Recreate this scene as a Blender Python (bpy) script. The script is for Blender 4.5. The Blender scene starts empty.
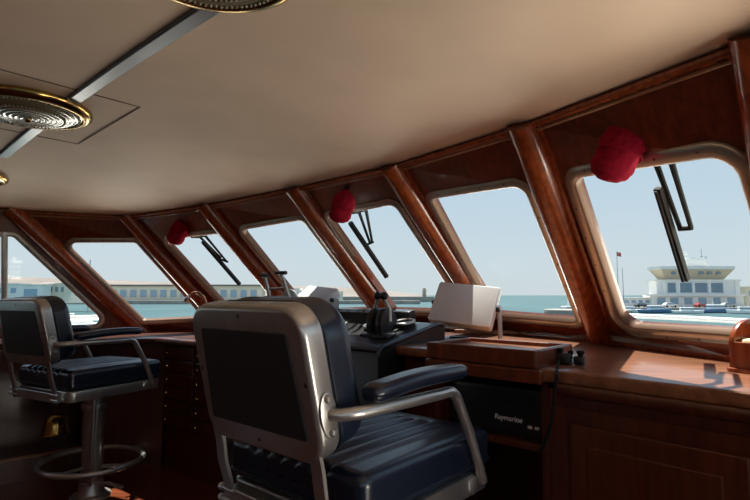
import bpy, bmesh, math, random
from mathutils import Vector, Matrix
random.seed(4)
SC = bpy.context.scene
COL = SC.collection
# ------------------------------------------------------------------ camera, world, sun, exposure
FPX = 510.0
PITCH = math.atan(45 / FPX)
CZ = 1.27
CAM = Vector((0, 0, CZ))
cam = bpy.data.cameras.new('camera')
cam.lens = FPX / 750 * 36
cam.sensor_width = 36
cam.clip_start = 0.02
cam.clip_end = 8000
camo = bpy.data.objects.new('camera', cam)
COL.objects.link(camo)
camo.location = CAM
camo.rotation_euler = (math.pi / 2 + PITCH, 0, 0)
SC.camera = camo

w = bpy.data.worlds.new('sky')
SC.world = w
w.use_nodes = True
nt = w.node_tree
nt.nodes.clear()
tc = nt.nodes.new('ShaderNodeTexCoord')
sx = nt.nodes.new('ShaderNodeSeparateXYZ')
rp = nt.nodes.new('ShaderNodeValToRGB')
bg = nt.nodes.new('ShaderNodeBackground')
wo = nt.nodes.new('ShaderNodeOutputWorld')
nt.links.new(tc.outputs['Generated'], sx.inputs[0])
nt.links.new(sx.outputs['Z'], rp.inputs[0])
nt.links.new(rp.outputs[0], bg.inputs[0])
nt.links.new(bg.outputs[0], wo.inputs[0])
cr = rp.color_ramp
SKY = [(0.0, (0.68, 0.74, 0.77)), (0.06, (0.67, 0.75, 0.81)), (0.16, (0.60, 0.72, 0.83)), (0.34, (0.50, 0.65, 0.82)), (1.0, (0.22, 0.36, 0.62))]
cr.elements[0].position = 0
cr.elements[0].color = (*SKY[0][1], 1)
cr.elements[1].position = 1
cr.elements[1].color = (*SKY[-1][1], 1)
for p, c in SKY[1:-1]:
    e = cr.elements.new(p)
    e.color = (*c, 1)
bg.inputs[1].default_value = 1.0

SUN_AZ, SUN_EL, SUN_E = math.radians(6), math.radians(66), 10.5
sun = bpy.data.lights.new('sun', 'SUN')
sun.energy = SUN_E
sun.angle = math.radians(0.6)
sun.color = (1.0, 0.93, 0.84)
suno = bpy.data.objects.new('sun', sun)
COL.objects.link(suno)
sdir = Vector((math.sin(SUN_AZ) * math.cos(SUN_EL), math.cos(SUN_AZ) * math.cos(SUN_EL), math.sin(SUN_EL)))
suno.rotation_euler = sdir.to_track_quat('Z', 'Y').to_euler()

# added area lamps standing in for daylight bounced up off the sunlit deck
BOUNCE_FILL = [((3.35, 2.0, .62), (2.6, 1.2), 140, (-.62, -.35, 1.0)), ((1.1, 5.0, .55), (3.6, 1.6), 150, (-.25, -.9, 1.0)), ((-2.6, 6.0, .45), (2.6, 1.4), 85, (.3, -1.0, .9)), ((2.3, .3, .60), (1.8, .9), 95, (-1.0, .05, .75))]
for bp_, bs_, be_, bd_ in BOUNCE_FILL:
    al = bpy.data.lights.new('deck_bounce_fill', 'AREA')
    al.shape = 'RECTANGLE'
    al.size, al.size_y = bs_
    al.energy = be_
    al.color = (1.0, .88, .74)
    ao = bpy.data.objects.new('deck_bounce_fill', al)
    COL.objects.link(ao)
    ao.location = bp_
    ao.rotation_euler = (-Vector(bd_)).to_track_quat('Z', 'Y').to_euler()

SC.view_settings.view_transform = 'Standard'
SC.view_settings.look = 'None'
SC.view_settings.gamma = 1
SC.view_settings.exposure = 0.0
SC.view_settings.use_curve_mapping = False
try:
    SC.cycles.use_denoising = True
    SC.cycles.max_bounces = 10
    SC.cycles.diffuse_bounces = 6
    SC.cycles.transparent_max_bounces = 16
    SC.cycles.sample_clamp_indirect = 4
    SC.cycles.caustics_reflective = False
    SC.cycles.caustics_refractive = False
except Exception:
    pass

# ------------------------------------------------------------------ frames and helpers
A = math.radians(43)                       # the vessel's bow points 43 degrees right of the camera axis
TD = Vector((math.cos(A), -math.sin(A), 0))   # to starboard
FD = Vector((math.sin(A), math.cos(A), 0))    # to the bow
UP = Vector((0, 0, 1))


def W(t, f, z=0.0):
    return TD * t + FD * f + UP * z


def tf(p):
    return p.dot(TD), p.dot(FD)


def ray(x, y):
    u = (x - 375) / FPX
    v = -(y - 250) / FPX
    return Vector((u, math.cos(PITCH) - v * math.sin(PITCH), math.sin(PITCH) + v * math.cos(PITCH)))


def atz(x, y, z):
    d = ray(x, y)
    return CAM + d * ((z - CZ) / d.z)


def atd(x, y, dist):
    d = ray(x, y)
    return CAM + d * (dist / d.y)


def onplane(x, y, p0, n):
    d = ray(x, y)
    return CAM + d * ((p0 - CAM).dot(n) / d.dot(n))


def link(name, me, parent=None):
    o = bpy.data.objects.new(name, me)
    COL.objects.link(o)
    if parent:
        o.parent = parent
    return o


def obj(name, bm, mat, parent=None, smooth=False, angle=None):
    """one bmesh -> one mesh object; world/thing-local coordinates are baked in the mesh"""
    bmesh.ops.recalc_face_normals(bm, faces=bm.faces)
    if smooth:
        for f in bm.faces:
            f.smooth = True
        for e in bm.edges:
            if len(e.link_faces) == 2 and e.calc_face_angle(0) > (angle or 0.7):
                e.smooth = False
    me = bpy.data.meshes.new(name)
    bm.to_mesh(me)
    bm.free()
    for m in (mat if isinstance(mat, (list, tuple)) else [mat]):
        me.materials.append(m)
    return link(name, me, parent)


def tag(o, label, cat=None, group=None, kind=None):
    if label:
        o['label'] = label
    if cat:
        o['category'] = cat
    if group:
        o['group'] = group
    if kind:
        o['kind'] = kind
    return o


def thing(name, label, cat, loc=(0, 0, 0), rz=0, group=None):
    o = bpy.data.objects.new(name, None)
    COL.objects.link(o)
    o.empty_display_size = 0.1
    o.location = loc
    o.rotation_euler = (0, 0, rz)
    return tag(o, label, cat, group)


def dup(root, label=None):
    def cp(o, par):
        c = o.copy()
        COL.objects.link(c)
        c.parent = par
        for ch in list(o.children):
            cp(ch, c)
        return c
    r = cp(root, None)
    if label:
        r['label'] = label
    return r


def box(bm, M, sx_, sy_, sz_, bev=0.0, mi=0):
    """box centred at M, full sizes"""
    r = bmesh.ops.create_cube(bm, size=1.0)
    vs = r['verts']
    bmesh.ops.scale(bm, vec=(sx_, sy_, sz_), verts=vs)
    fs = list({f for v in vs for f in v.link_faces})
    if bev > 0:
        es = list({e for v in vs for e in v.link_edges})
        rr = bmesh.ops.bevel(bm, geom=es, offset=bev, segments=2, affect='EDGES', profile=0.5)
        vs = list({v for f in rr['faces'] for v in f.verts} | {v for v in vs if v.is_valid})
        fs = list({f for v in vs for f in v.link_faces})
    for f in fs:
        f.material_index = mi
    bmesh.ops.transform(bm, matrix=M, verts=vs)
    return vs


def frame(o, x, y, z):
    M = Matrix((x, y, z)).transposed().to_4x4()
    M.translation = o
    return M


def tf_frame(t, f, z):
    return frame(W(t, f, z), TD, FD, UP)


def tube(bm, pts, r, n=10, closed=False, caps=True, mi=0):
    pts = [Vector(p) for p in pts]
    rs = r if isinstance(r, (list, tuple)) else [r] * len(pts)
    N = len(pts)
    rings = []
    prev = None
    for i in range(N):
        if closed:
            d = pts[(i + 1) % N] - pts[i - 1]
        elif i == 0:
            d = pts[1] - pts[0]
        elif i == N - 1:
            d = pts[-1] - pts[-2]
        else:
            d = (pts[i + 1] - pts[i]).normalized() + (pts[i] - pts[i - 1]).normalized()
        d.normalize()
        if prev is None:
            a = Vector((0, 0, 1)) if abs(d.z) < 0.9 else Vector((1, 0, 0))
            prev = (a - d * a.dot(d)).normalized()
        else:
            prev = (prev - d * prev.dot(d)).normalized()
        b = d.cross(prev)
        rings.append([bm.verts.new(pts[i] + (prev * math.cos(2 * math.pi * k / n) + b * math.sin(2 * math.pi * k / n)) * rs[i]) for k in range(n)])
    for i in range(N if closed else N - 1):
        a, c = rings[i], rings[(i + 1) % N]
        for k in range(n):
            f = bm.faces.new((a[k], a[(k + 1) % n], c[(k + 1) % n], c[k]))
            f.material_index = mi
    if caps and not closed:
        bm.faces.new(rings[0][::-1]).material_index = mi
        bm.faces.new(rings[-1]).material_index = mi
    return rings


def lathe(bm, M, prof, n=32, mi=0):
    """prof: list of (r, z)"""
    rings = []
    for r, z in prof:
        if r < 1e-5:
            rings.append([bm.verts.new(M @ Vector((0, 0, z)))])
        else:
            rings.append([bm.verts.new(M @ Vector((r * math.cos(2 * math.pi * k / n), r * math.sin(2 * math.pi * k / n), z))) for k in range(n)])
    for a, c in zip(rings, rings[1:]):
        for k in range(n):
            q = [a[k % len(a)], a[(k + 1) % len(a)], c[(k + 1) % len(c)], c[k % len(c)]]
            q2 = []
            for v in q:
                if v not in q2:
                    q2.append(v)
            if len(q2) > 2:
                bm.faces.new(q2).material_index = mi


def sweep(bm, pts, prof, ups, closed_prof=True, mi=0):
    """profile [(s, n)] swept along pts; ups gives the n direction at each point"""
    N = len(pts)
    rings = []
    for i in range(N):
        if i == 0:
            d = pts[1] - pts[0]
        elif i == N - 1:
            d = pts[-1] - pts[-2]
        else:
            d = (pts[i + 1] - pts[i]).normalized() + (pts[i] - pts[i - 1]).normalized()
        d.normalize()
        n = ups[i] - d * ups[i].dot(d)
        n.normalize()
        s = d.cross(n)
        k = 1.0
        if 0 < i < N - 1:
            k = 1.0 / max(0.5, d.dot((pts[i] - pts[i - 1]).normalized()))
        rings.append([bm.verts.new(pts[i] + s * (a * k) + n * b) for a, b in prof])
    m = len(prof)
    for a, c in zip(rings, rings[1:]):
        for k in range(m):
            bm.faces.new((a[k], a[(k + 1) % m], c[(k + 1) % m], c[k])).material_index = mi
    bm.faces.new(rings[0][::-1]).material_index = mi
    bm.faces.new(rings[-1]).material_index = mi


def rpoly(pts, rads, seg=6):
    """rounded polygon -> list (per corner) of lists of 2D points"""
    out = []
    n = len(pts)
    if not isinstance(rads, (list, tuple)):
        rads = [rads] * n
    for i in range(n):
        p = Vector(pts[i]); a = Vector(pts[i - 1]); b = Vector(pts[(i + 1) % n])
        u = (a - p).normalized(); v = (b - p).normalized()
        ang = math.acos(max(-1, min(1, u.dot(v))))
        r = rads[i]
        tl = min(r / math.tan(ang / 2), 0.48 * (a - p).length, 0.48 * (b - p).length)
        r = tl * math.tan(ang / 2)
        c = p + (u + v).normalized() * (r / math.sin(ang / 2))
        s = p + u * tl - c
        e = p + v * tl - c
        a0 = math.atan2(s.y, s.x)
        a1 = math.atan2(e.y, e.x)
        da = (a1 - a0 + math.pi) % (2 * math.pi) - math.pi
        out.append([c + Vector((math.cos(a0 + da * k / seg), math.sin(a0 + da * k / seg))) * r for k in range(seg + 1)])
    return out


def offset(loop, d):
    """offset a closed 2D loop; +d grows it"""
    n = len(loop)
    area = sum(loop[i - 1].x * loop[i].y - loop[i].x * loop[i - 1].y for i in range(n))
    sg = 1 if area > 0 else -1
    res = []
    for i in range(n):
        t1 = (loop[i] - loop[i - 1]); t2 = (loop[(i + 1) % n] - loop[i])
        t = (t1.normalized() if t1.length > 1e-9 else Vector((0, 0))) + (t2.normalized() if t2.length > 1e-9 else Vector((0, 0)))
        t.normalize()
        res.append(loop[i] + Vector((t.y, -t.x)) * (sg * d))
    return res


def flat(per):
    return [p for c in per for p in c]


def prism(bm, loop, z0, z1, M, bev=0.0, seg=3, mi=0, mtop=None, bev0=None):
    """extrude a 2D loop from z0 to z1 with rounded rims"""
    layers = []
    if bev > 0:
        for k in range(seg + 1):
            a = math.pi / 2 * k / seg
            b0_ = bev if bev0 is None else bev0
            layers.append((-b0_ * (1 - math.sin(a)), z0 + b0_ * (1 - math.cos(a))))
        for k in range(seg + 1):
            a = math.pi / 2 * k / seg
            layers.append((-bev * (1 - math.cos(a)), z1 - bev * (1 - math.sin(a))))
    else:
        layers = [(0, z0), (0, z1)]
    rings = []
    for d, z in layers:
        lp = offset(loop, d) if d else loop
        rings.append([bm.verts.new(M @ Vector((p.x, p.y, z))) for p in lp])
    n = len(loop)
    for a, c in zip(rings, rings[1:]):
        for k in range(n):
            bm.faces.new((a[k], a[(k + 1) % n], c[(k + 1) % n], c[k])).material_index = mi
    bm.faces.new(rings[0][::-1]).material_index = mi
    bm.faces.new(rings[-1]).material_index = mi if mtop is None else mtop


def rrect(w_, h_, r, cx=0, cy=0, seg=6):
    return flat(rpoly([(cx - w_ / 2, cy - h_ / 2), (cx + w_ / 2, cy - h_ / 2), (cx + w_ / 2, cy + h_ / 2), (cx - w_ / 2, cy + h_ / 2)], r, seg))


def rbox(bm, M, sx_, sy_, sz_, r, n=14, fn=None, mi=0):
    """box with fully rounded edges; fn deforms local points"""
    tmp = bmesh.new()
    bmesh.ops.create_cube(tmp, size=2.0)
    bmesh.ops.subdivide_edges(tmp, edges=tmp.edges[:], cuts=n, use_grid_fill=True)
    h = Vector((sx_ / 2, sy_ / 2, sz_ / 2))
    vm = {}
    for v in tmp.verts:
        q = []
        for i in range(3):
            c = v.co[i]
            a = abs(c)
            k = 1 - (1 - a) ** 1.0
            q.append(math.copysign(k, c) * h[i])
        q = Vector(q)
        inner = Vector([max(-(h[i] - r), min(h[i] - r, q[i])) for i in range(3)])
        d = q - inner
        if d.length > 1e-9:
            # push cells out on the rounded rim
            q = inner + d.normalized() * r if sum(1 for i in range(3) if abs(d[i]) > 1e-9) >= 1 else q
        if fn:
            q = fn(q)
        vm[v] = bm.verts.new(M @ q)
    for f in tmp.faces:
        bm.faces.new([vm[v] for v in f.verts]).material_index = mi
    tmp.free()


# ------------------------------------------------------------------ materials
def nodes(name):
    m = bpy.data.materials.new(name)
    m.use_nodes = True
    return m, m.node_tree, m.node_tree.nodes['Principled BSDF']


def noise_mix(nt_, b, c1, c2, scale=(1, 1, 1), nscale=5.0, detail=5, lo=0.35, hi=0.65, distortion=0.0):
    tc_ = nt_.nodes.new('ShaderNodeTexCoord')
    mp = nt_.nodes.new('ShaderNodeMapping')
    mp.inputs['Scale'].default_value = scale
    nz = nt_.nodes.new('ShaderNodeTexNoise')
    nz.inputs['Scale'].default_value = nscale
    nz.inputs['Detail'].default_value = detail
    nz.inputs['Distortion'].default_value = distortion
    r = nt_.nodes.new('ShaderNodeValToRGB')
    r.color_ramp.elements[0].position = lo
    r.color_ramp.elements[0].color = (*c1, 1)
    r.color_ramp.elements[1].position = hi
    r.color_ramp.elements[1].color = (*c2, 1)
    nt_.links.new(tc_.outputs['Object'], mp.inputs[0])
    nt_.links.new(mp.outputs[0], nz.inputs[0])
    nt_.links.new(nz.outputs['Fac'], r.inputs[0])
    nt_.links.new(r.outputs[0], b.inputs['Base Color'])
    return nz, r


def bump(nt_, b, src, strength=0.2, dist=0.002):
    bp = nt_.nodes.new('ShaderNodeBump')
    bp.inputs['Strength'].default_value = strength
    bp.inputs['Distance'].default_value = dist
    nt_.links.new(src, bp.inputs['Height'])
    nt_.links.new(bp.outputs[0], b.inputs['Normal'])


def plain(name, c, rough=0.5, metal=0.0, coat=0.0, spec=None, var=0.0, nscale=20, bmp=0.0):
    m, n, b = nodes(name)
    b.inputs['Base Color'].default_value = (*c, 1)
    b.inputs['Roughness'].default_value = rough
    b.inputs['Metallic'].default_value = metal
    b.inputs['Coat Weight'].default_value = coat
    b.inputs['Coat Roughness'].default_value = 0.08
    if spec is not None:
        b.inputs['Specular IOR Level'].default_value = spec
    if var > 0 or bmp > 0:
        v = max(var, 0.02)
        nz, r = noise_mix(n, b, tuple(x * (1 - v) for x in c), tuple(min(1, x * (1 + v)) for x in c), nscale=nscale)
        if bmp > 0:
            bump(n, b, nz.outputs['Fac'], bmp)
    return m


def wood(name, c1, c2, rough=0.3, coat=0.5, axis='z', gs=1.0):
    m, n, b = nodes(name)
    sc = {'z': (1, 1, 0.06), 'x': (0.06, 1, 1), 'y': (1, 0.06, 1)}[axis]
    nz, r = noise_mix(n, b, c1, c2, scale=sc, nscale=38 * gs, detail=8, lo=0.3, hi=0.72, distortion=0.6)
    b.inputs['Roughness'].default_value = rough
    b.inputs['Coat Weight'].default_value = coat
    b.inputs['Coat Roughness'].default_value = 0.12
    bump(n, b, nz.outputs['Fac'], 0.08, 0.001)
    return m


M = {}
M['wood'] = wood('mahogany_panel', (0.09, 0.018, 0.006), (0.20, 0.042, 0.013), 0.32, 0.45)
M['pillar'] = wood('mahogany_pillar', (0.18, 0.034, 0.009), (0.38, 0.085, 0.022), 0.25, 0.6)
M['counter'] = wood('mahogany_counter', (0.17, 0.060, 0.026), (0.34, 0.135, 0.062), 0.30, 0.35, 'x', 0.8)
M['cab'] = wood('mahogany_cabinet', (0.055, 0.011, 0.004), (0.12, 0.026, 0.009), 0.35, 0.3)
M['floor'] = wood('varnished_floor', (0.09, 0.020, 0.008), (0.20, 0.05, 0.018), 0.25, 0.4, 'x', 0.6)
M['light_edge'] = wood('oak_batten', (0.30, 0.13, 0.06), (0.45, 0.22, 0.11), 0.35, 0.4, 'x')
M['ceiling'] = plain('headliner', (0.58, 0.425, 0.315), 0.6, var=0.08, nscale=3.0)
_nz2 = [q for q in M['ceiling'].node_tree.nodes if q.type == 'TEX_NOISE'][0]
_nz2.inputs['Detail'].default_value = 9
_nz2.inputs['Scale'].default_value = 2.2
# fine fabric grain on the ceiling lining
_n = M['ceiling'].node_tree
_b = _n.nodes['Principled BSDF']
_z = _n.nodes.new('ShaderNodeTexNoise'); _z.inputs['Scale'].default_value = 140
_tc = _n.nodes.new('ShaderNodeTexCoord'); _n.links.new(_tc.outputs['Object'], _z.inputs[0])
bump(_n, _b, _z.outputs['Fac'], 0.10, 0.002)
M['steel'] = plain('brushed_steel', (0.56, 0.54, 0.51), 0.31, 0.80, var=0.12, nscale=8, bmp=0.02)
M['frame'] = plain('window_frame_metal', (0.50, 0.465, 0.41), 0.34, 0.7, var=0.12, nscale=9)
M['lip'] = plain('window_lip_wood_reflection', (0.13, 0.06, 0.026), 0.5, 0.3)  # reflection of sunlit wood in the metal lip, put into its colour
M['screw'] = plain('screw_head', (0.10, 0.09, 0.08), 0.5, 0.7)
M['navy'] = plain('navy_leather', (0.010, 0.017, 0.036), 0.29, spec=0.8, var=0.15, nscale=30, bmp=0.06)
M['piping'] = plain('navy_piping', (0.012, 0.018, 0.035), 0.4)
M['backpanel'] = plain('black_vinyl', (0.030, 0.030, 0.032), 0.50, var=0.1, nscale=40, bmp=0.05)
M['black'] = plain('black_plastic', (0.015, 0.015, 0.017), 0.35)
M['satin'] = plain('black_satin', (0.016, 0.016, 0.018), 0.30)
M['rubber'] = plain('rubber', (0.010, 0.011, 0.011), 0.7, spec=.2)
M['dial'] = plain('dial_glass', (0.05, 0.055, 0.06), 0.06, coat=1.0)
M['white'] = plain('off_white_plastic', (0.72, 0.70, 0.66), 0.45, var=0.02)
M['grey'] = plain('grey_plastic', (0.42, 0.42, 0.41), 0.45)
M['brass'] = plain('polished_brass', (0.42, 0.27, 0.09), 0.18, 1.0, var=0.1, nscale=12)
M['chrome'] = plain('chrome', (0.75, 0.75, 0.76), 0.08, 1.0)
M['red'] = plain('red_cloth', (0.30, 0.009, 0.028), 0.9, spec=.08, var=0.18, nscale=60, bmp=0.3)
M['alu'] = plain('aluminium_strip', (0.27, 0.29, 0.32), 0.30, 0.85)
M['seam'] = plain('dark_seam', (0.10, 0.07, 0.05), 0.8)
M['cream'] = plain('cream_padding', (0.75, 0.62, 0.42), 0.7, var=0.1)
M['white_paint'] = plain('white_paint', (0.80, 0.80, 0.78), 0.4)
M['deck'] = plain('deck_paint', (0.78, 0.76, 0.70), 0.6)
M['lettering'] = plain('white_lettering', (0.9, 0.9, 0.9), 0.5)

gm = bpy.data.materials.new('window_glass')
gm.use_nodes = True
n = gm.node_tree
n.nodes.clear()
o_ = n.nodes.new('ShaderNodeOutputMaterial'); tr = n.nodes.new('ShaderNodeBsdfTransparent'); gl = n.nodes.new('ShaderNodeBsdfGlossy')
fr = n.nodes.new('ShaderNodeMath'); lw = n.nodes.new('ShaderNodeLayerWeight'); pw = n.nodes.new('ShaderNodeMath'); mx = n.nodes.new('ShaderNodeMixShader')
lw.inputs[0].default_value = 0.5
pw.operation = 'POWER'; pw.inputs[1].default_value = 5.0
n.links.new(lw.outputs['Facing'], pw.inputs[0])
fr.operation = 'MULTIPLY_ADD'; fr.inputs[1].default_value = 0.10; fr.inputs[2].default_value = 0.006
n.links.new(pw.outputs[0], fr.inputs[0])
gl.inputs['Roughness'].default_value = 0.02
tr.inputs[0].default_value = (0.95, 0.975, 0.97, 1)
n.links.new(fr.outputs[0], mx.inputs[0]); n.links.new(tr.outputs[0], mx.inputs[1]); n.links.new(gl.outputs[0], mx.inputs[2]); n.links.new(mx.outputs[0], o_.inputs[0])
M['glass'] = gm

m, n, b = nodes('pressed_glass')
b.inputs['Base Color'].default_value = (0.15, 0.125, 0.07, 1)
b.inputs['Roughness'].default_value = 0.25
b.inputs['Transmission Weight'].default_value = 0.35
b.inputs['Coat Weight'].default_value = 0.25
M['lampglass'] = m

# ------------------------------------------------------------------ wheelhouse shell
def ceil_z(p):
    t, f = tf(p)
    return CZ + .76 - .02 * (t + 2.2) ** 2 - .03 * max(0, f - .6) ** 2


def onceil(x, y):
    z = CZ + .7
    p = atz(x, y, z)
    for i in range(60):
        z = .5 * z + .5 * ceil_z(p)
        p = atz(x, y, z)
    return p


def up(t, f):
    p = W(t, f)
    return W(t, f, ceil_z(p))


# tops of the pillars on the ceiling edge and their feet at the window bottoms, port (left) to starboard (right)
TOP = [up(-4.70, -0.45), onceil(12, 210), onceil(127, 216), onceil(206, 205), onceil(296, 188), onceil(393, 166), onceil(525, 125), onceil(762, 36), up(0.42, 0.75)]
BOT = [W(-4.75, 0.25, .94), atd(141, 330, 4.52), atd(221, 320, 4.60), atd(298, 316, 4.30), atd(388, 315, 3.92), atd(490, 320, 3.37), atd(598, 325, 2.64), W(-0.12, 2.16, 1.11), W(0.46, 1.20, 1.10)]
CT_R, CT_L = 1.02, 0.945            # counter heights
FOOT = []
for a, c in zip(TOP, BOT):
    zc = CT_R - .04 if tf(c)[0] > -3.0 else CT_L - .04
    k = (c.z - zc) / (a.z - c.z)
    FOOT.append(c + (c - a) * k)
NP = len(TOP)

panels = []     # (origin, x axis, y axis, inward normal)
for i in range(NP - 1):
    c0 = (TOP[i] + TOP[i + 1] + BOT[i] + BOT[i + 1]) / 4
    nrm = (BOT[i + 1] - TOP[i]).cross(BOT[i] - TOP[i + 1]).normalized()
    room = W(-2.2, 0.0, 1.2)
    if nrm.dot(room - c0) < 0:
        nrm.negate()
    xa = (TOP[i + 1] - TOP[i]); xa = (xa - nrm * xa.dot(nrm)).normalized()
    ya = nrm.cross(xa)
    if ya.z < 0:
        ya.negate()
    panels.append((c0, xa, ya, nrm))


def to2(i, p):
    c0, xa, ya, n_ = panels[i]
    return Vector(((p - c0).dot(xa), (p - c0).dot(ya)))


def to3(i, q, h=0.0):
    c0, xa, ya, n_ = panels[i]
    return c0 + xa * q[0] + ya * q[1] + n_ * h


def px2(i, x, y):
    c0, xa, ya, n_ = panels[i]
    return to2(i, onplane(x, y, c0, n_))


# corners (top-left, top-right, bottom-right, bottom-left) of each pane, read on the photograph and carried onto the panel
GL = {
    0: ([(-70, 236), (14, 236), (109, 325), (-30, 333)], [.05, .05, .05, .05]),
    1: ([(62.5, 242), (136, 242), (204, 318), (143, 321)], [.05, .04, .04, .04]),
    2: ([(163, 239), (219, 233), (289, 313), (233, 316)], [.06, .04, .05, .05]),
    3: ([(240, 229.5), (303, 219), (371, 311), (307, 313)], [.06, .05, .05, .05]),
    4: ([(326.5, 216), (395, 203.5), (467, 314), (391, 312)], [.06, .05, .05, .05]),
    5: ([(430, 198), (524, 184), (579, 323), (493, 315.5)], [.055, .055, .05, .05]),
    6: ([(573, 177), (735, 152), (789, 339), (623, 327)], [.06, .075, .06, .06]),
}
OUT_T = 0.05
LABEL_W = ['leftmost side window, its steel frame cut off by the picture edge', 'second window from the left, sloping over the long quay building',
           'window under the farthest red cloth cap, with a wiper', 'fourth window from the left, behind the large chair top',
           'window under the middle red cloth cap, with a wiper', 'window above the larger white display box',
           'large right window showing the white harbour building', 'starboard side window beyond the right picture edge']
walls = []
for i in range(NP - 1):
    if i in GL:
        corners, rads = GL[i]
        q = [px2(i, *c) for c in corners]
    else:
        a, b_, c_, d_ = (to2(i, TOP[i]), to2(i, TOP[i + 1]), to2(i, BOT[i + 1]), to2(i, BOT[i]))
        q = [a.lerp(c_, .16), b_.lerp(d_, .16), c_.lerp(a, .12), d_.lerp(b_, .12)]
        rads = .05
    per = rpoly(q, rads, 6)
    out = [to2(i, TOP[i]), to2(i, TOP[i + 1]), to2(i, FOOT[i + 1]), to2(i, FOOT[i])]
    out3 = [TOP[i], TOP[i + 1], FOOT[i + 1], FOOT[i]]
    nrm = panels[i][3]
    bm = bmesh.new()
    for h, lay in ((0.0, 0), (-OUT_T, 1)):
        ov = [bm.verts.new(p + nrm * h) for p in out3]
        iv = [[bm.verts.new(to3(i, p, h)) for p in c] for c in per]
        for k in range(4):
            k2 = (k + 1) % 4
            for j in range(len(iv[k]) - 1):
                bm.faces.new((ov[k], iv[k][j], iv[k][j + 1]))
            bm.faces.new((ov[k], iv[k][-1], iv[k2][0], ov[k2]))
        if lay == 0:
            o0, i0 = ov, [v for c in iv for v in c]
        else:
            o1, i1 = ov, [v for c in iv for v in c]
    for L0, L1 in ((o0, o1), (i0, i1)):
        for k in range(len(L0)):
            k2 = (k + 1) % len(L0)
            bm.faces.new((L0[k], L0[k2], L1[k2], L1[k]))
    o = obj('wall_front_%d' % (i + 1), bm, M['wood'])
    tag(o, None, None, None, 'structure')
    # metal frame: a shallow rounded ring screwed on round the pane
    loop = flat(per)
    bm = bmesh.new()
    wd = .038 if i < 4 else (.050 if i == 6 else .042)
    prof = [(-.006, -.03), (-.006, .004), (-.002, .010), (.006, .013), (wd * .5, .014), (wd - .006, .011), (wd, .004), (wd, -.004)]
    rings = []
    for d, h in prof:
        lp = offset(loop, d)
        rings.append([bm.verts.new(to3(i, p, h)) for p in lp])
    nl = len(loop)
    for a, c in zip(rings, rings[1:]):
        for k in range(nl):
            bm.faces.new((a[k], a[(k + 1) % nl], c[(k + 1) % nl], c[k]))
    for k_, f in enumerate(bm.faces):
        f.smooth = True
        if k_ < nl * 2:
            f.material_index = 2
    mid = offset(loop, wd * .5)
    # screws
    acc = 0.0
    step = .15
    for k in range(nl):
        a, c = mid[k], mid[(k + 1) % nl]
        L = (c - a).length
        while acc < L and L > .05:
            p = a.lerp(c, acc / L)
            Mx = frame(to3(i, p, .0135), panels[i][1], panels[i][2], nrm)
            lathe(bm, Mx, [(.0045, -.002), (.0045, .0015), (0, .002)], 8, 1)
            acc += step
        acc -= L if L > .05 else 0
        acc = max(acc, 0.0) if acc > 0 else (.05 if L > .05 else 0.04)
    o = obj('window_%d' % (i + 1), bm, [M['frame'], M['screw'], M['lip']])
    tag(o, LABEL_W[i], None, None, 'structure')
    bm = bmesh.new()
    g = offset(loop, .004)
    prism(bm, g, -.030, -.022, frame(panels[i][0], panels[i][1], panels[i][2], nrm if panels[i][1].cross(panels[i][2]).dot(nrm) > 0 else -nrm * -1))
    obj('glass_pane', bm, M['glass'], o)

# side window mullion (port)
c0, xa_, ya_, n_ = panels[0]
bm = bmesh.new()
sweep(bm, [onplane(4.5, 232, c0, n_) , onplane(4.5, 334, c0, n_)], [(-.020, -.03), (-.020, .008), (-.012, .014), (.012, .014), (.020, .008), (.020, -.03)], [n_, n_])
tag(obj('trim_60', bm, M['frame']), None, None, None, 'structure')
# pillars
for i in range(NP):
    na = panels[max(0, i - 1)][3] + panels[min(NP - 2, i)][3]
    na.normalize()
    a = TOP[i] + (TOP[i] - BOT[i]).normalized() * .02
    c = FOOT[i]
    prof = [(-.082, -.05), (-.082, .010), (-.066, .012)]
    for k in range(9):
        ang = math.pi * k / 8
        prof.append((-.062 * math.cos(ang), .012 + .062 * math.sin(ang)))
    prof += [(.066, .012), (.082, .010), (.082, -.05)]
    bm = bmesh.new()
    sweep(bm, [a, c], prof, [na, na])
    o = obj('trim_%d' % (i + 1), bm, M['pillar'], smooth=True, angle=0.6)
    tag(o, None, None, None, 'structure')

# ceiling
aft = [up(.50, -.5), up(.50, -1.7), up(-2.2, -1.7), up(-4.75, -1.7)]
ring0 = TOP + aft
loopc = []
for a, c in zip(ring0, ring0[1:] + ring0[:1]):
    for k in range(4):
        p = a.lerp(c, k / 4)
        loopc.append(p)
ctr = W(-2.2, 0.2)
bm = bmesh.new()
prev = None
NR = 14
topv = []
for s in range(1, NR + 1):
    rr = []
    for p in loopc:
        q = ctr.lerp(Vector((p.x, p.y, 0)), s / NR)
        z = ceil_z(q) if s < NR else p.z
        rr.append(bm.verts.new((q.x, q.y, z)))
    if prev is None:
        bm.faces.new(rr)
    else:
        for k in range(len(rr)):
            bm.faces.new((prev[k], prev[(k + 1) % len(rr)], rr[(k + 1) % len(rr)], rr[k]))
    prev = rr
r1 = []  # unseen roof eave added to keep the sun off the floor
for v in prev:
    dv = Vector((v.co.x - ctr.x, v.co.y - ctr.y, 0)).normalized()
    r1.append(bm.verts.new(v.co + dv * .24 + Vector((0, 0, .05))))
for k in range(len(r1)):
    bm.faces.new((prev[k], prev[(k + 1) % len(r1)], r1[(k + 1) % len(r1)], r1[k]))
prev = r1
r2 = [bm.verts.new(v.co + Vector((0, 0, .09))) for v in prev]
for k in range(len(r2)):
    bm.faces.new((prev[k], prev[(k + 1) % len(r2)], r2[(k + 1) % len(r2)], r2[k]))
bm.faces.new(r2)
o = obj('ceiling', bm, M['ceiling'], smooth=True, angle=0.5)
tag(o, None, None, None, 'structure')

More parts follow.
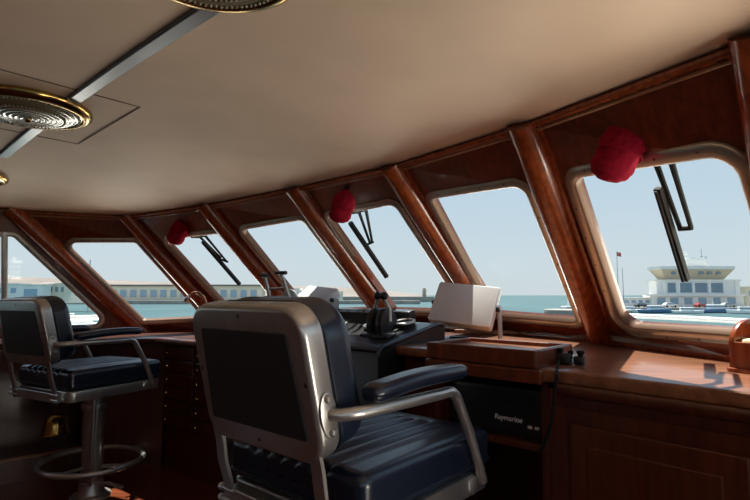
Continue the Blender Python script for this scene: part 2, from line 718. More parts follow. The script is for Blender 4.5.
# cornice mouldings under the ceiling edge, one per panel
for i in range(NP - 1):
    bm = bmesh.new()
    nrm = panels[i][3].copy(); nrm.z = 0; nrm.normalize()
    a, c = TOP[i], TOP[i + 1]
    dz = Vector((0, 0, -.012))
    sweep(bm, [a + dz, c + dz], [(-.012, -.04), (-.012, .016), (-.004, .022), (.006, .022), (.012, .016), (.012, -.04)], [nrm, nrm], mi=0)
    q0 = Vector((0, 0, -.052))
    o = obj('trim_%d' % (i + 11), bm, [M['pillar']])
    tag(o, None, None, None, 'structure')
    bm = bmesh.new()
    ya = panels[i][2]
    b0 = a - ya * .036 + nrm * .004
    b1 = c - ya * .036 + nrm * .004
    tube(bm, [b0, b1], .008, 8)
    o = obj('trim_%d' % (i + 21), bm, [M['light_edge']], smooth=True)
    tag(o, None, None, None, 'structure')

# floor
bm = bmesh.new()
fp = [(-4.9, -1.8), (.6, -1.8), (.6, 1.4), (-.2, 2.4), (-1.7, 3.1), (-3.3, 2.9), (-4.3, 2.4), (-4.9, 1.4)]
vs = [bm.verts.new(W(t, f, 0)) for t, f in fp]
bm.faces.new(vs)
r_ = bmesh.ops.extrude_face_region(bm, geom=bm.faces[:])
bmesh.ops.translate(bm, vec=(0, 0, -.1), verts=[v for v in r_['geom'] if isinstance(v, bmesh.types.BMVert)])
tag(obj('floor', bm, M['floor']), None, None, None, 'structure')


def wallbox(name, t0, f0, t1, f1, z0, z1, th=.06, mat='wood'):
    a = W(t0, f0); c = W(t1, f1)
    d = (c - a); L = d.length; d.normalize()
    bm = bmesh.new()
    box(bm, frame((a + c) / 2 + UP * ((z0 + z1) / 2), d, UP.cross(d), UP), L, th, z1 - z0)
    return tag(obj(name, bm, M[mat]), None, None, None, 'structure')


# aft bulkhead with its door, behind the camera
wallbox('wall_aft', -4.8, -1.72, .55, -1.72, 0, 2.05)
wallbox('door_1', -1.7, -1.68, -.9, -1.68, 0, 1.85, .03, 'cab')
# starboard side: low wall, window band open to the deck
wallbox('wall_starboard_low', .52, -1.7, .50, .80, 0, 1.0)
wallbox('wall_starboard_high', .52, -1.7, .46, .80, 1.70, 2.0)
wallbox('wall_starboard_post', .52, -.62, .52, -.50, 1.0, 1.75)
wallbox('wall_port_low', -4.76, -1.7, -4.80, 1.2, 0, .95)
wallbox('wall_port_high', -4.74, -1.7, -4.72, -.40, 1.70, 1.95)
wallbox('wall_port_post', -4.76, -.5, -4.76, -.38, .9, 1.75)

# skirt below the windows down to the floor (outside skin)
for k in range(NP - 1):
    bm = bmesh.new()
    a, c = FOOT[k], FOOT[k + 1]
    vs = [bm.verts.new((a.x, a.y, 0)), bm.verts.new((c.x, c.y, 0)), bm.verts.new(c + Vector((0, 0, .03))), bm.verts.new(a + Vector((0, 0, .03)))]
    bm.faces.new(vs)
    tag(obj('wall_skirt_%d' % (k + 1), bm, M['wood']), None, None, None, 'structure')

# rounded wooden ledge running along the foot of the windows
for i in range(NP - 1):
    ff = []
    nr = panels[i][3].copy(); nr.z = 0; nr.normalize()
    a = FOOT[i] + Vector((0, 0, .035)); c = FOOT[i + 1] + Vector((0, 0, .035))
    hgt = min((BOT[i].z + BOT[i + 1].z) / 2 - .048 - (a.z + c.z) / 2, .06)
    hgt = max(hgt, .012)
    prof = [(-.03, -.08), (-.03, .05), (hgt * .5, .052), (hgt, .035), (hgt + .006, .0), (hgt + .006, -.08)]
    bm = bmesh.new()
    d_ = (c - a).normalized()
    s_ = d_.cross(nr)
    if s_.z < 0:
        prof = [(-x, y) for x, y in prof]
    sweep(bm, [a, c], prof, [nr, nr])
    tag(obj('trim_%d' % (i + 31), bm, M['pillar']), None, None, None, 'structure')
#PART2
# ------------------------------------------------------------------ joinery: worktops, cabinets, console
def poly_slab(name, pts, z, th, mat, parent=None, bev=.012):
    bm = bmesh.new()
    lp = flat(rpoly(pts, .004, 1))
    prism(bm, lp, z - th, z, frame(Vector((0, 0, 0)), TD, FD, UP), bev, 3)
    return obj(name, bm, mat, parent, smooth=True, angle=.5)


def fl(i, inset=.0):
    q = FOOT[i].lerp(Vector((W(-2.2, 1.0).x, W(-2.2, 1.0).y, FOOT[i].z)), .035)
    t, f = tf(q)
    return (t, f - inset)


RF = 1.70
wt = poly_slab('worktop', [(-1.70, 1.93), (-1.275, 1.93), (-1.27, RF - .03), (-.74, RF - .02), (-.19, RF - .06), (.44, 1.48), fl(8), fl(7, -.0), fl(6, -.0), (fl(5)[0] + .06, fl(5)[1])], CT_R, .045, M['counter'])
tag(wt, 'polished wooden worktop under the two big right windows with a sun patch', 'worktop')
bm = bmesh.new()
pts = [W(-.74, RF - .008, CT_R - .062), W(-.19, RF - .045, CT_R - .062), W(.44, 1.49, CT_R - .062)]
tube(bm, pts, .022, 12)
obj('edge_moulding', bm, M['cab'], wt, smooth=True)

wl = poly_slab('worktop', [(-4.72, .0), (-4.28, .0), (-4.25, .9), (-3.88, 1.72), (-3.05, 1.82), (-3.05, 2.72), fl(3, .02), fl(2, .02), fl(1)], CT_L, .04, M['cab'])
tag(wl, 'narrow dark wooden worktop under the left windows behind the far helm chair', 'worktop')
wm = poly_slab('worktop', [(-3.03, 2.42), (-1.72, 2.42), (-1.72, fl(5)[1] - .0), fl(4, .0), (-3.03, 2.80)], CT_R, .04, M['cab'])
tag(wm, 'dark wooden shelf between the black console and the middle windows', 'worktop')


def bx(bm, t0, t1, f0, f1, z0, z1, bev=.0, mi=0):
    box(bm, tf_frame((t0 + t1) / 2, (f0 + f1) / 2, (z0 + z1) / 2), abs(t1 - t0), abs(f1 - f0), z1 - z0, bev, mi)


# starboard cabinet
cab = thing('helm_cabinet', 'dark mahogany cabinet under the right worktop with a broad flat door', 'cabinet', W(-.1, 1.8, 0))
inv = Matrix.Translation(-W(-.1, 1.8, 0))


def addto(parent, name, bm, mat, **k):
    """bake world geometry under a thing placed elsewhere"""
    Mi = parent.matrix_basis.inverted()
    p = parent.parent
    while p:
        Mi = Mi @ p.matrix_basis.inverted()
        p = p.parent
    bmesh.ops.transform(bm, matrix=Mi, verts=bm.verts)
    return obj(name, bm, mat, parent, **k)


def face_frame(t0, f0, t1, f1, z=0):
    a, c = W(t0, f0), W(t1, f1)
    d = (c - a).normalized()
    return frame(a + UP * z, d, UP.cross(d), UP), (c - a).length


bm = bmesh.new()
Ma, La = face_frame(-.765, RF + .0, -.19, RF - .04)
Mb, Lb = face_frame(-.19, RF - .04, .42, 1.50)
for Mx, L in ((Ma, La), (Mb, Lb)):
    box(bm, Mx @ Matrix.Translation((L / 2, .02, .45)), L, .04, .90)
bx(bm, -.775, -.745, RF + .0, RF + .5, 0, .955)
box(bm, Ma @ Matrix.Translation((La / 2, .03, .935)), La, .04, .07)
box(bm, Mb @ Matrix.Translation((Lb / 2, .03, .935)), Lb, .04, .07)
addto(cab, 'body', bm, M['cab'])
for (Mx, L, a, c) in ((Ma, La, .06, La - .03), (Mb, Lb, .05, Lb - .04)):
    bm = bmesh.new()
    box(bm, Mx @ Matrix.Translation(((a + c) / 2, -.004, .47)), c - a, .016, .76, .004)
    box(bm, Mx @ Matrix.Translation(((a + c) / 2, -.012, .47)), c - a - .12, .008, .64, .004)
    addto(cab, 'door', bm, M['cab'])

# open bay with a shelf
bay = thing('open_cabinet', 'open dark wooden bay with a shelf beneath the shallow tray', 'cabinet', W(-1.0, 1.9, 0))
bm = bmesh.new()
bx(bm, -1.262, -1.235, RF + .01, RF + .46, 0, .97)
bx(bm, -.805, -.778, RF + .0, RF + .46, 0, .97)
bx(bm, -1.235, -.805, RF + .44, RF + .46, 0, .97)
addto(bay, 'body', bm, M['cab'])
bm = bmesh.new()
bx(bm, -1.235, -.805, RF + .015, RF + .44, .728, .752, .004)
addto(bay, 'shelf', bm, M['cab'])
bm = bmesh.new()
bx(bm, -1.235, -.805, RF + .02, RF + .44, .10, .125, .004)
addto(bay, 'shelf', bm, M['cab'])

# cabinet left of the bay, set back
cb2 = thing('locker', 'narrow wooden locker between the black console and the open bay', 'cabinet', W(-1.45, 2.1, 0))
bm = bmesh.new()
bx(bm, -1.64, -1.275, 1.97, 2.36, 0, .97)
addto(cb2, 'body', bm, M['cab'])
bm = bmesh.new()
bx(bm, -1.61, -1.30, 1.955, 1.97, .12, .90, .004)
addto(cb2, 'door', bm, M['cab'])
bm = bmesh.new()
lathe(bm, frame(W(-1.34, 1.955, .62), TD, UP, -FD), [(.006, -.002), (.006, .012), (.013, .02), (.010, .03), (0, .032)], 12)
addto(cb2, 'knob', bm, M['brass'], smooth=True)

# electronics box in the bay
eb = thing('electronics_box', 'black electronics box with white lettering on the shelf below the tray', 'electronics', W(-1.02, 1.95, .752))
bm = bmesh.new()
bx(bm, -1.215, -.825, RF + .05, RF + .36, .753, .930, .008)
addto(eb, 'body', bm, M['black'], smooth=True)
bm = bmesh.new()
for k in range(6):
    bx(bm, -1.19, -.85, RF + .046, RF + .052, .87 + k * .008, .873 + k * .008)
addto(eb, 'grille', bm, M['rubber'])
for tt in (-.872, -.845):
    bm = bmesh.new()
    bx(bm, tt - .008, tt + .008, RF + .046, RF + .052, .793, .803)
    addto(eb, 'indicator', bm, M['lettering'])


def text_mesh(s, size, Mx, mat, name, parent, extr=.0006):
    cu = bpy.data.curves.new(name, 'FONT')
    cu.body = s
    cu.size = size
    cu.extrude = extr
    cu.shear = .15
    cu.offset = size * .012
    t_ = bpy.data.objects.new(name, cu)
    COL.objects.link(t_)
    dg = bpy.context.evaluated_depsgraph_get()
    me = bpy.data.meshes.new_from_object(t_.evaluated_get(dg))
    bpy.data.objects.remove(t_)
    bm_ = bmesh.new()
    bm_.from_mesh(me)
    bmesh.ops.transform(bm_, matrix=Mx, verts=bm_.verts)
    return addto(parent, name, bm_, mat)


text_mesh('Raymarine', .0265, frame(W(-1.015, RF + .0485, .808), TD, UP, -FD), M['lettering'], 'lettering', eb)

# shallow tray
tray = thing('shallow_tray', 'shallow open wooden tray with raised rims on the worktop edge', 'tray', W(-1.02, 1.9, CT_R))
T0, T1, G0, G1 = -1.262, -.800, 1.655, 1.975
bm = bmesh.new()
bx(bm, T0 + .01, T1 - .01, G0 + .01, G1 - .01, CT_R + .002, CT_R + .046)
addto(tray, 'base', bm, M['counter'])
for k, q in enumerate(((T0, T1, G0, G0 + .022), (T0, T1, G1 - .022, G1), (T0, T0 + .022, G0 + .022, G1 - .022), (T1 - .022, T1, G0 + .022, G1 - .022))):
    bm = bmesh.new()
    bx(bm, *q, CT_R + .001 if k else CT_R - .0, CT_R + .062, .005)
    addto(tray, 'rim', bm, M['wood'])
# fascia under the tray front
bm = bmesh.new()
bx(bm, -1.262, -.778, RF - .056, RF - .034, CT_R - .05, CT_R - .003, .005)
tag(obj('apron_rail', bm, M['wood']), 'wooden apron rail below the front rim of the tray', 'rail')

# port cabinet run
pc = thing('port_cabinet', 'dark wooden cabinet along the left side under the windows', 'cabinet', W(-4.3, 1.0, 0))
segs = [(-4.30, -.6, -4.27, .55), (-4.27, 1.35, -3.92, 1.72 + .02)]
bm = bmesh.new()
Mx, L = face_frame(-4.30, -.9, -4.26, .72)
box(bm, Mx @ Matrix.Translation((L / 2, .02, .45)), L, .03, .90)
Mx1, L1 = face_frame(-4.26, .72, -4.20, 1.34)
box(bm, Mx1 @ Matrix.Translation((L1 / 2, .02, .775)), L1, .03, .25)
box(bm, Mx1 @ Matrix.Translation((L1 / 2, .02, .075)), L1, .03, .15)
box(bm, Mx1 @ Matrix.Translation((L1 / 2, .26, .45)), L1, .02, .90)
box(bm, Mx1 @ Matrix.Translation((L1 / 2, .14, .160)), L1, .26, .02)
Mx2, L2 = face_frame(-4.20, 1.34, -3.88, 1.80)
box(bm, Mx2 @ Matrix.Translation((L2 / 2, .02, .45)), L2, .03, .90)
addto(pc, 'body', bm, M['cab'])
bm = bmesh.new()
box(bm, Mx1 @ Matrix.Translation((L1 / 2, -.004, .158)), L1, .02, .016, .004)
addto(pc, 'shelf_lip', bm, M['light_edge'])  # pale wood puts the highlight along the shelf edge into the colour

dr = thing('drawer_cabinet', 'dark wooden drawer cabinet with small brass knobs beside the console', 'cabinet', W(-3.5, 2.0, 0))
bm = bmesh.new()
Mx, L = face_frame(-3.86, 1.80, -3.06, 1.86)
box(bm, Mx @ Matrix.Translation((L / 2, .16, .45)), L, .30, .90)
addto(dr, 'body', bm, M['cab'])
for col in range(2):
    for k in range(6):
        z1_ = .885 - k * .098
        bm = bmesh.new()
        cx = .20 + col * .40
        box(bm, Mx @ Matrix.Translation((cx, -.001, z1_ - .044)), .37, .02, .086, .004)
        d_ = addto(dr, 'drawer', bm, M['cab'])
        bm = bmesh.new()
        lathe(bm, Mx @ Matrix.Translation((cx - .13, -.011, z1_ - .044)) @ Matrix.Rotation(math.pi / 2, 4, 'X'), [(.005, -.002), (.005, .012), (.012, .02), (.009, .028), (0, .03)], 12)
        addto(d_, 'knob', bm, M['brass'], smooth=True)

bell_p = atd(55, 428, 3.5); bell_p.z = 0
bl = thing('brass_bell', 'round brass bell hanging in the dark recess behind the far chair', 'bell', bell_p + UP * .36)
bm = bmesh.new()
lathe(bm, Matrix.Identity(4), [(0, .12), (.03, .118), (.06, .095), (.072, .05), (.078, .01), (.088, -.01), (.086, -.014), (.070, .008), (.064, .05), (.05, .085), (0, .105)], 28)
obj('bell_cup', bm, M['brass'], bl, smooth=True)
bm = bmesh.new()
tube(bm, [(0, 0, .115), (0, 0, .17), (.0, .0, .30)], .006, 8)
obj('hanger', bm, M['brass'], bl, smooth=True)

# ------------------------------------------------------------------ black steering console
CN0, CN1 = -3.02, -1.66
con = thing('steering_console', 'wide black padded steering console in front of the near helm chair', 'console', W(-2.3, 1.85, 0))
prof = [(1.80, .0), (1.80, .985), (1.81, 1.010), (1.83, 1.024), (1.86, 1.030), (2.26, 1.112), (2.30, 1.116), (2.33, 1.108), (2.345, 1.09), (2.345, 0)]
bm = bmesh.new()
ra = [bm.verts.new(W(CN0, f, z)) for f, z in prof]
rb = [bm.verts.new(W(CN1, f, z)) for f, z in prof]
for k in range(len(prof)):
    k2 = (k + 1) % len(prof)
    bm.faces.new((ra[k], ra[k2], rb[k2], rb[k]))
bm.faces.new(ra); bm.faces.new(rb[::-1])
addto(con, 'body', bm, M['satin'], smooth=True, angle=.5)
bm = bmesh.new()
tube(bm, [W(CN1 - .002, f, z - .004) for f, z in prof[1:8]], .012, 12)
addto(con, 'padded_edge', bm, M['navy'], smooth=True)
bm = bmesh.new()
tube(bm, [W(CN0, 1.808, 1.008), W(CN1, 1.808, 1.008)], .014, 12)
addto(con, 'padded_edge', bm, M['navy'], smooth=True)
bm = bmesh.new()
hp = [(2.20, 1.085), (2.215, 1.165), (2.235, 1.182), (2.335, 1.186), (2.343, 1.178), (2.343, 1.085)]
ra = [bm.verts.new(W(CN0, f, z)) for f, z in hp]
rb = [bm.verts.new(W(-2.02, f, z)) for f, z in hp]
for k in range(len(hp)):
    k2 = (k + 1) % len(hp)
    bm.faces.new((ra[k], ra[k2], rb[k2], rb[k]))
bm.faces.new(ra); bm.faces.new(rb[::-1])
addto(con, 'hood', bm, M['satin'], smooth=True, angle=.5)
sl_n = Vector((0, 0, 1)) * .4 - FD * .082
sl_n.normalize()
SLN = sl_n
SLF = (TD.cross(SLN) * -1).normalized()
if SLF.dot(FD) < 0:
    SLF = -SLF


def sl(t, f):
    return W(t, f, 1.030 + (f - 1.86) * .205)


def slfr(t, f, h=0, rot=0):
    p = sl(t, f) + SLN * h
    return frame(p, TD, SLF, SLN) @ Matrix.Rotation(rot, 4, 'Z')


# round gauges and instrument plates set in the console
gi = 0
for t_, f_, r_g, lab in ((-1.80, 2.17, .058, 'round black gauge nearest the padded console corner'), (-1.95, 2.07, .046, 'small round gauge just behind the black throttle'),
                         (-2.20, 2.05, .052, 'round gauge to the left of the black throttle'), (-2.36, 2.12, .048, 'round gauge farther left at the back of the console')):
    bm = bmesh.new()
    lathe(bm, slfr(t_, f_), [(r_g, .0005), (r_g, .030), (r_g - .006, .036), (r_g - .012, .030), (r_g - .012, .0005)], 28)
    g_ = obj('gauge', bm, M['black'], None, smooth=True, angle=.6)
    tag(g_, lab, 'gauge', 'instruments on the console')
    bm = bmesh.new()
    lathe(bm, slfr(t_, f_), [(r_g - .012, .024), (r_g - .012, .026), (0, .026)], 28)
    obj('dial', bm, M['dial'], g_)
    bm = bmesh.new()
    lathe(bm, slfr(t_, f_), [(r_g + .001, .024), (r_g + .005, .028), (r_g + .003, .036), (r_g - .004, .039), (r_g - .010, .034)], 28)
    obj('bezel', bm, M['steel'], g_, smooth=True)
for t_, f_, sx1, sy1, hz, rot, mt, lab in (
        (-1.78, 1.98, .10, .09, .012, .1, 'dial', 'flat dark instrument plate beside the padded edge'),
        (-2.16, 1.90, .17, .08, .040, -.1, 'black', 'low black box at the front of the console'),
        (-2.40, 1.98, .16, .10, .045, .15, 'black', 'black instrument box left of the round gauges'),
        (-2.74, 2.06, .16, .12, .035, .0, 'black', 'black instrument housing behind the near chair top'),
        (-1.88, 2.262, .13, .06, .07, .0, 'black', 'small black box at the back behind the throttle balls')):
    bm = bmesh.new()
    box(bm, slfr(t_, f_, hz / 2 + .001, rot), sx1, sy1, hz, .005)
    g_ = obj('instrument_box', bm, M['black'], None, smooth=True, angle=.6)
    tag(g_, lab, 'instrument', 'instruments on the console')
    bm = bmesh.new()
    box(bm, slfr(t_, f_, hz + .002, rot), sx1 - .03, sy1 - .03, .0016)
    obj('screen', bm, M['dial'], g_)


def onslope(x, y):
    return onplane(x, y, sl(-2, 2), SLN)


# black throttle with two ball levers
p = onslope(383, 332)
th = thing('throttle_control', 'black throttle housing with two ball-topped steel levers', 'throttle', p)
Mt = frame(p, TD, SLF, SLN)
for s in (-1, 1):
    bm = bmesh.new()
    lp = [Vector((math.cos(a_) * .072, .02 + math.sin(a_) * .112)) for a_ in [math.pi * k / 16 for k in range(17)]] + [Vector((-.072, -.002)), Vector((.072, -.002))]
    Mq = Mt @ Matrix.Translation((s * .033, 0, .0)) @ frame(Vector((0, 0, 0)), Vector((0, 1, 0)), Vector((0, 0, 1)), Vector((1, 0, 0)))
    prism(bm, lp, -.022, .022, Mq, .008, 2)
    addto(th, 'housing', bm, M['satin'], smooth=True, angle=.5)
    bm = bmesh.new()
    b0 = Mt @ Vector((s * .060, .0, .06)); b1 = Mt @ Vector((s * .055, .015, .12)); b2 = Mt @ Vector((s * .022, .02, .178))
    tube(bm, [b0, b1, b2], [.012, .010, .009], 10)
    lv = addto(th, 'lever', bm, M['steel'], smooth=True)
    bm = bmesh.new()
    bmesh.ops.create_uvsphere(bm, u_segments=18, v_segments=12, radius=.023)
    bmesh.ops.transform(bm, matrix=Matrix.Translation(b2 + UP * .015), verts=bm.verts)
    addto(lv, 'ball_knob', bm, M['black'], smooth=True)
bm = bmesh.new()
box(bm, Mt @ Matrix.Translation((0, .01, .005)), .16, .22, .014, .004)
addto(th, 'base_plate', bm, M['black'], smooth=True)

# second control with T handles, farther left
p = W(-2.64, 1.93); p = sl(-2.64, 1.93)
tc2 = thing('gear_control', 'tall gear control with two T-handled levers behind the near chair top', 'throttle', p)
bm = bmesh.new()
lp = rrect(.15, .14, .03)
prism(bm, lp, -.003, .22, frame(p, TD, FD, UP), .015, 3)
addto(tc2, 'housing', bm, M['black'], smooth=True, angle=.5)
HT = [((264.5, 275.5), (269, 294)), ((281, 273), (289, 297))]
for (h_, b_), wd_ in zip(HT, (.035, .05)):
    b0 = atd(b_[0], b_[1], 3.19); b1 = atd(h_[0], h_[1], 3.17)
    bm = bmesh.new()
    tube(bm, [b0 - UP * .05, b0, b1], [.012, .012, .011], 10)
    lv = addto(tc2, 'lever', bm, M['steel'], smooth=True)
    bm = bmesh.new()
    tube(bm, [b1 - TD * wd_ + UP * .002, b1 + TD * wd_], .012, 12)
    addto(lv, 'grip', bm, M['satin'], smooth=True)
bm = bmesh.new()
tube(bm, [atd(268, 289, 3.19), atd(286, 288, 3.19)], .008, 8)
addto(tc2, 'crossbar', bm, M['steel'], smooth=True)

# compass dome
p = atd(290, 298, 3.32)
cz0 = sl(*tf(p)).z - .004
cp_ = thing('compass', 'grey domed compass on a black post beside the T-handled levers', 'compass', (p.x, p.y, cz0))
bm = bmesh.new()
lathe(bm, Matrix.Identity(4), [(.05, 0), (.05, .02), (.03, .04), (.03, p.z - cz0 - .04), (.055, p.z - cz0 - .02), (.055, p.z - cz0), (0, p.z - cz0)], 20)
obj('post', bm, M['black'], cp_, smooth=True, angle=.6)
bm = bmesh.new()
h0 = p.z - cz0
lathe(bm, Matrix.Identity(4), [(.05, h0), (.049, h0 + .02), (.042, h0 + .038), (.028, h0 + .05), (0, h0 + .056)], 24)
obj('dome', bm, M['grey'], cp_, smooth=True)


# ------------------------------------------------------------------ white display boxes on yokes
def display(px, ds, label, th_=.055, zb=CT_R):
    BL, BR, TR, TL = [atd(x, y, d) for (x, y), d in zip(px, ds)]
    xa = (BR - BL + TR - TL).normalized()
    ya = (TL - BL + TR - BR); ya = (ya - xa * ya.dot(xa)).normalized()
    za = xa.cross(ya)      # towards the viewer
    c = (BL + BR + TR + TL) / 4
    wd_ = ((BR - BL).length + (TR - TL).length) / 2
    ht = ((TL - BL).length + (TR - BR).length) / 2
    foot = c - za * (th_ + .06)
    foot.z = zb
    t_ = thing('display_box', label, 'display box', foot)
    bm = bmesh.new()
    prism(bm, rrect(wd_, ht, .014), -th_, 0, frame(c, xa, ya, za), .006, 3)
    addto(t_, 'cover', bm, M['white'], smooth=True, angle=.5)
    bm = bmesh.new()
    prism(bm, rrect(wd_ * .9, ht * .85, .03), -th_ - .028, -th_ + .002, frame(c, xa, ya, za), .012, 3)
    addto(t_, 'back_shell', bm, M['grey'], smooth=True, angle=.5)
    l0 = c - xa * (wd_ / 2 + .010) - za * (th_ * .6 + .05); l0.z = zb + .008
    l1 = c + xa * (wd_ / 2 + .010) - za * (th_ * .6 + .05); l1.z = zb + .008
    for s, l_ in ((-1, l0), (1, l1)):
        bm = bmesh.new()
        e = c + xa * s * (wd_ / 2 + .010) + ya * .03 - za * th_ * .75
        sweep(bm, [e, l_], [(-.030, -.004), (-.030, .004), (.030, .004), (.030, -.004)], [xa, xa])
        addto(t_, 'yoke_arm', bm, M['grey'])
    for s in (-1, 1):
        bm = bmesh.new()
        lathe(bm, frame(c + xa * s * (wd_ / 2 + .0) - za * th_ * .6, ya, za, xa) @ Matrix.Scale(s, 4, (0, 0, 1)), [(.014, -.002), (.014, .016), (.010, .019), (0, .019)], 14)
        addto(t_, 'pivot_knob', bm, M['black'], smooth=True)
    bm = bmesh.new()
    box(bm, frame((l0 + l1) / 2, xa - UP * xa.z, UP.cross(xa), UP) @ Matrix.Translation((0, 0, -.0035)), wd_ * .5, .09, .008, .002)
    addto(t_, 'foot_plate', bm, M['black'])
    return t_


display([(427, 317.5), (492, 329.5), (498.5, 285.5), (440, 283)], [2.98, 2.80, 2.92, 3.10], 'larger white display box tilted back in front of the fifth window', .05)
display([(294, 298), (324, 306), (335, 286.5), (306, 287)], [3.40, 3.22, 3.37, 3.54], 'smaller white display box just beyond the near chair top', .05)

# slim rod of wood lying behind the tray
bm = bmesh.new()
p0 = atz(455, 331, CT_R + .012); p1 = atz(537, 333, CT_R + .012)
d_ = (p1 - p0).normalized()
box(bm, frame((p0 + p1) / 2, d_, UP.cross(d_), UP), (p1 - p0).length, .05, .022, .003)
tag(obj('wooden_batten', bm, M['light_edge']), 'pale wooden batten lying behind the tray under the white display box', 'batten')

# gooseneck chart lamp
gp = [(187.5, 298.5), (190, 295.5), (194, 292.5), (199, 293), (203.5, 297), (206, 304), (207, 314), (207, 325)]
P3 = [atd(x, y, 4.05) for x, y in gp]
P3[-1].z = CT_L + .01
gl_ = thing('chart_lamp', 'small curved chart lamp with a silver tip between the second and third windows', 'lamp', (P3[-1].x, P3[-1].y, CT_L))
bm = bmesh.new()
tube(bm, P3, .012, 10)
addto(gl_, 'neck', bm, M['light_edge'], smooth=True)
bm = bmesh.new()
tube(bm, [P3[0] + (P3[0] - P3[1]) * .9, P3[0], P3[1]], [.022, .02, .013], 12)
addto(gl_, 'lamp_head', bm, M['chrome'], smooth=True)
bm = bmesh.new()
lathe(bm, Matrix.Translation((P3[-1].x, P3[-1].y, CT_L)), [(.035, 0), (.035, .008), (.014, .02), (0, .02)], 18)
addto(gl_, 'base', bm, M['brass'], smooth=True)

# black knobbed hand control with its cord
p = atz(569.5, 364.5, CT_R)
HS = Matrix.Scale(1.05, 4)
hc = thing('hand_control', 'small black knobbed hand control lying beside the tray', 'control', p)
Mh = frame(p, (TD * .98 + FD * .2).normalized(), UP.cross((TD * .98 + FD * .2).normalized()), UP) @ HS
bm = bmesh.new()
box(bm, Mh @ Matrix.Translation((-.02, 0, .020)), .055, .045, .036, .006)
box(bm, Mh @ Matrix.Translation((.032, .004, .016)), .035, .04, .028, .005)
addto(hc, 'body', bm, M['black'], smooth=True)
for (a_, b_, r_k, h_k) in ((-.030, .0, .012, .056), (.004, .006, .009, .048), (.036, .004, .013, .050)):
    bm = bmesh.new()
    lathe(bm, Mh @ Matrix.Translation((a_, b_, .02)), [(r_k * .7, 0), (r_k * .7, h_k - .034), (r_k, h_k - .032), (r_k, h_k - .022), (0, h_k - .020)], 14)
    addto(hc, 'knob', bm, M['rubber'], smooth=True, angle=.6)
cpts = [atz(561, 358, CT_R + .012), W(*[v for v in tf(atz(558, 364, CT_R + .01))], CT_R + .012)]
fr_ = RF - .075
for (x, y) in ((556.5, 375), (554.5, 395), (552, 415), (548, 434), (543, 447), (539, 452)):
    cpts.append(onplane(x, y, W(0, fr_ + .028), FD))
bm = bmesh.new()
# smooth + coil
sp = []
for a_, b_ in zip(cpts, cpts[1:]):
    for k in range(8):
        sp.append(a_.lerp(b_, k / 8))
sp.append(cpts[-1])
tube(bm, sp, .0055, 8)
co = obj('coiled_cord', bm, M['rubber'], None, smooth=True)
tag(co, 'black cord hanging down the cabinet front from the knobbed hand control', 'cord')

# rounded wooden caddy at the far right of the worktop
p = atz(722, 371, CT_R)
cd = thing('wooden_caddy', 'round-shouldered wooden caddy with a cream lining at the right picture edge', 'caddy', p)
xa = (TD * .93 - FD * .36).normalized()
ya = UP.cross(xa)
Mc = frame(p + xa * .012 + ya * .02, xa, ya, UP)
bm = bmesh.new()
prism(bm, rrect(.30, .20, .03, .14, .08), .0, .014, Mc, .005, 2)
addto(cd, 'base_board', bm, M['pillar'], smooth=True)
for xs in (.0, .265):
    bm = bmesh.new()
    lp = [Vector((0, 0)), Vector((.155, 0))] + [Vector((.155 - .155 * (1 - math.cos(a_)) * .5 * 1.0, .095 + .065 * math.sin(a_))) for a_ in [math.pi * k / 2 / 10 + math.pi / 2 * 0 for k in range(11)]]
    lp = [Vector((0, 0)), Vector((.155, 0)), Vector((.155, .13)), Vector((.145, .15)), Vector((.12, .158)), Vector((.085, .155)), Vector((.05, .143)), Vector((.022, .122)), Vector((.006, .10)), Vector((0, .08))]
    Mq = Mc @ Matrix.Translation((xs, 0, .012)) @ frame(Vector((0, 0, 0)), Vector((0, 1, 0)), Vector((0, 0, 1)), Vector((1, 0, 0)))
    prism(bm, lp, 0, .018, Mq, .004, 2)
    addto(cd, 'side_panel', bm, M['pillar'], smooth=True, angle=.5)
for yy, hh in ((.008, .085), (.146, .15)):
    bm = bmesh.new()
    box(bm, Mc @ Matrix.Translation((.1415, yy, .012 + hh / 2)), .25, .016, hh, .003)
    addto(cd, 'front_panel' if yy < .1 else 'back_panel', bm, M['pillar'])
bm = bmesh.new()
rbox(bm, Mc @ Matrix.Translation((.1415, .077, .065)), .243, .12, .09, .02, 8)
addto(cd, 'lining', bm, M['cream'], smooth=True)


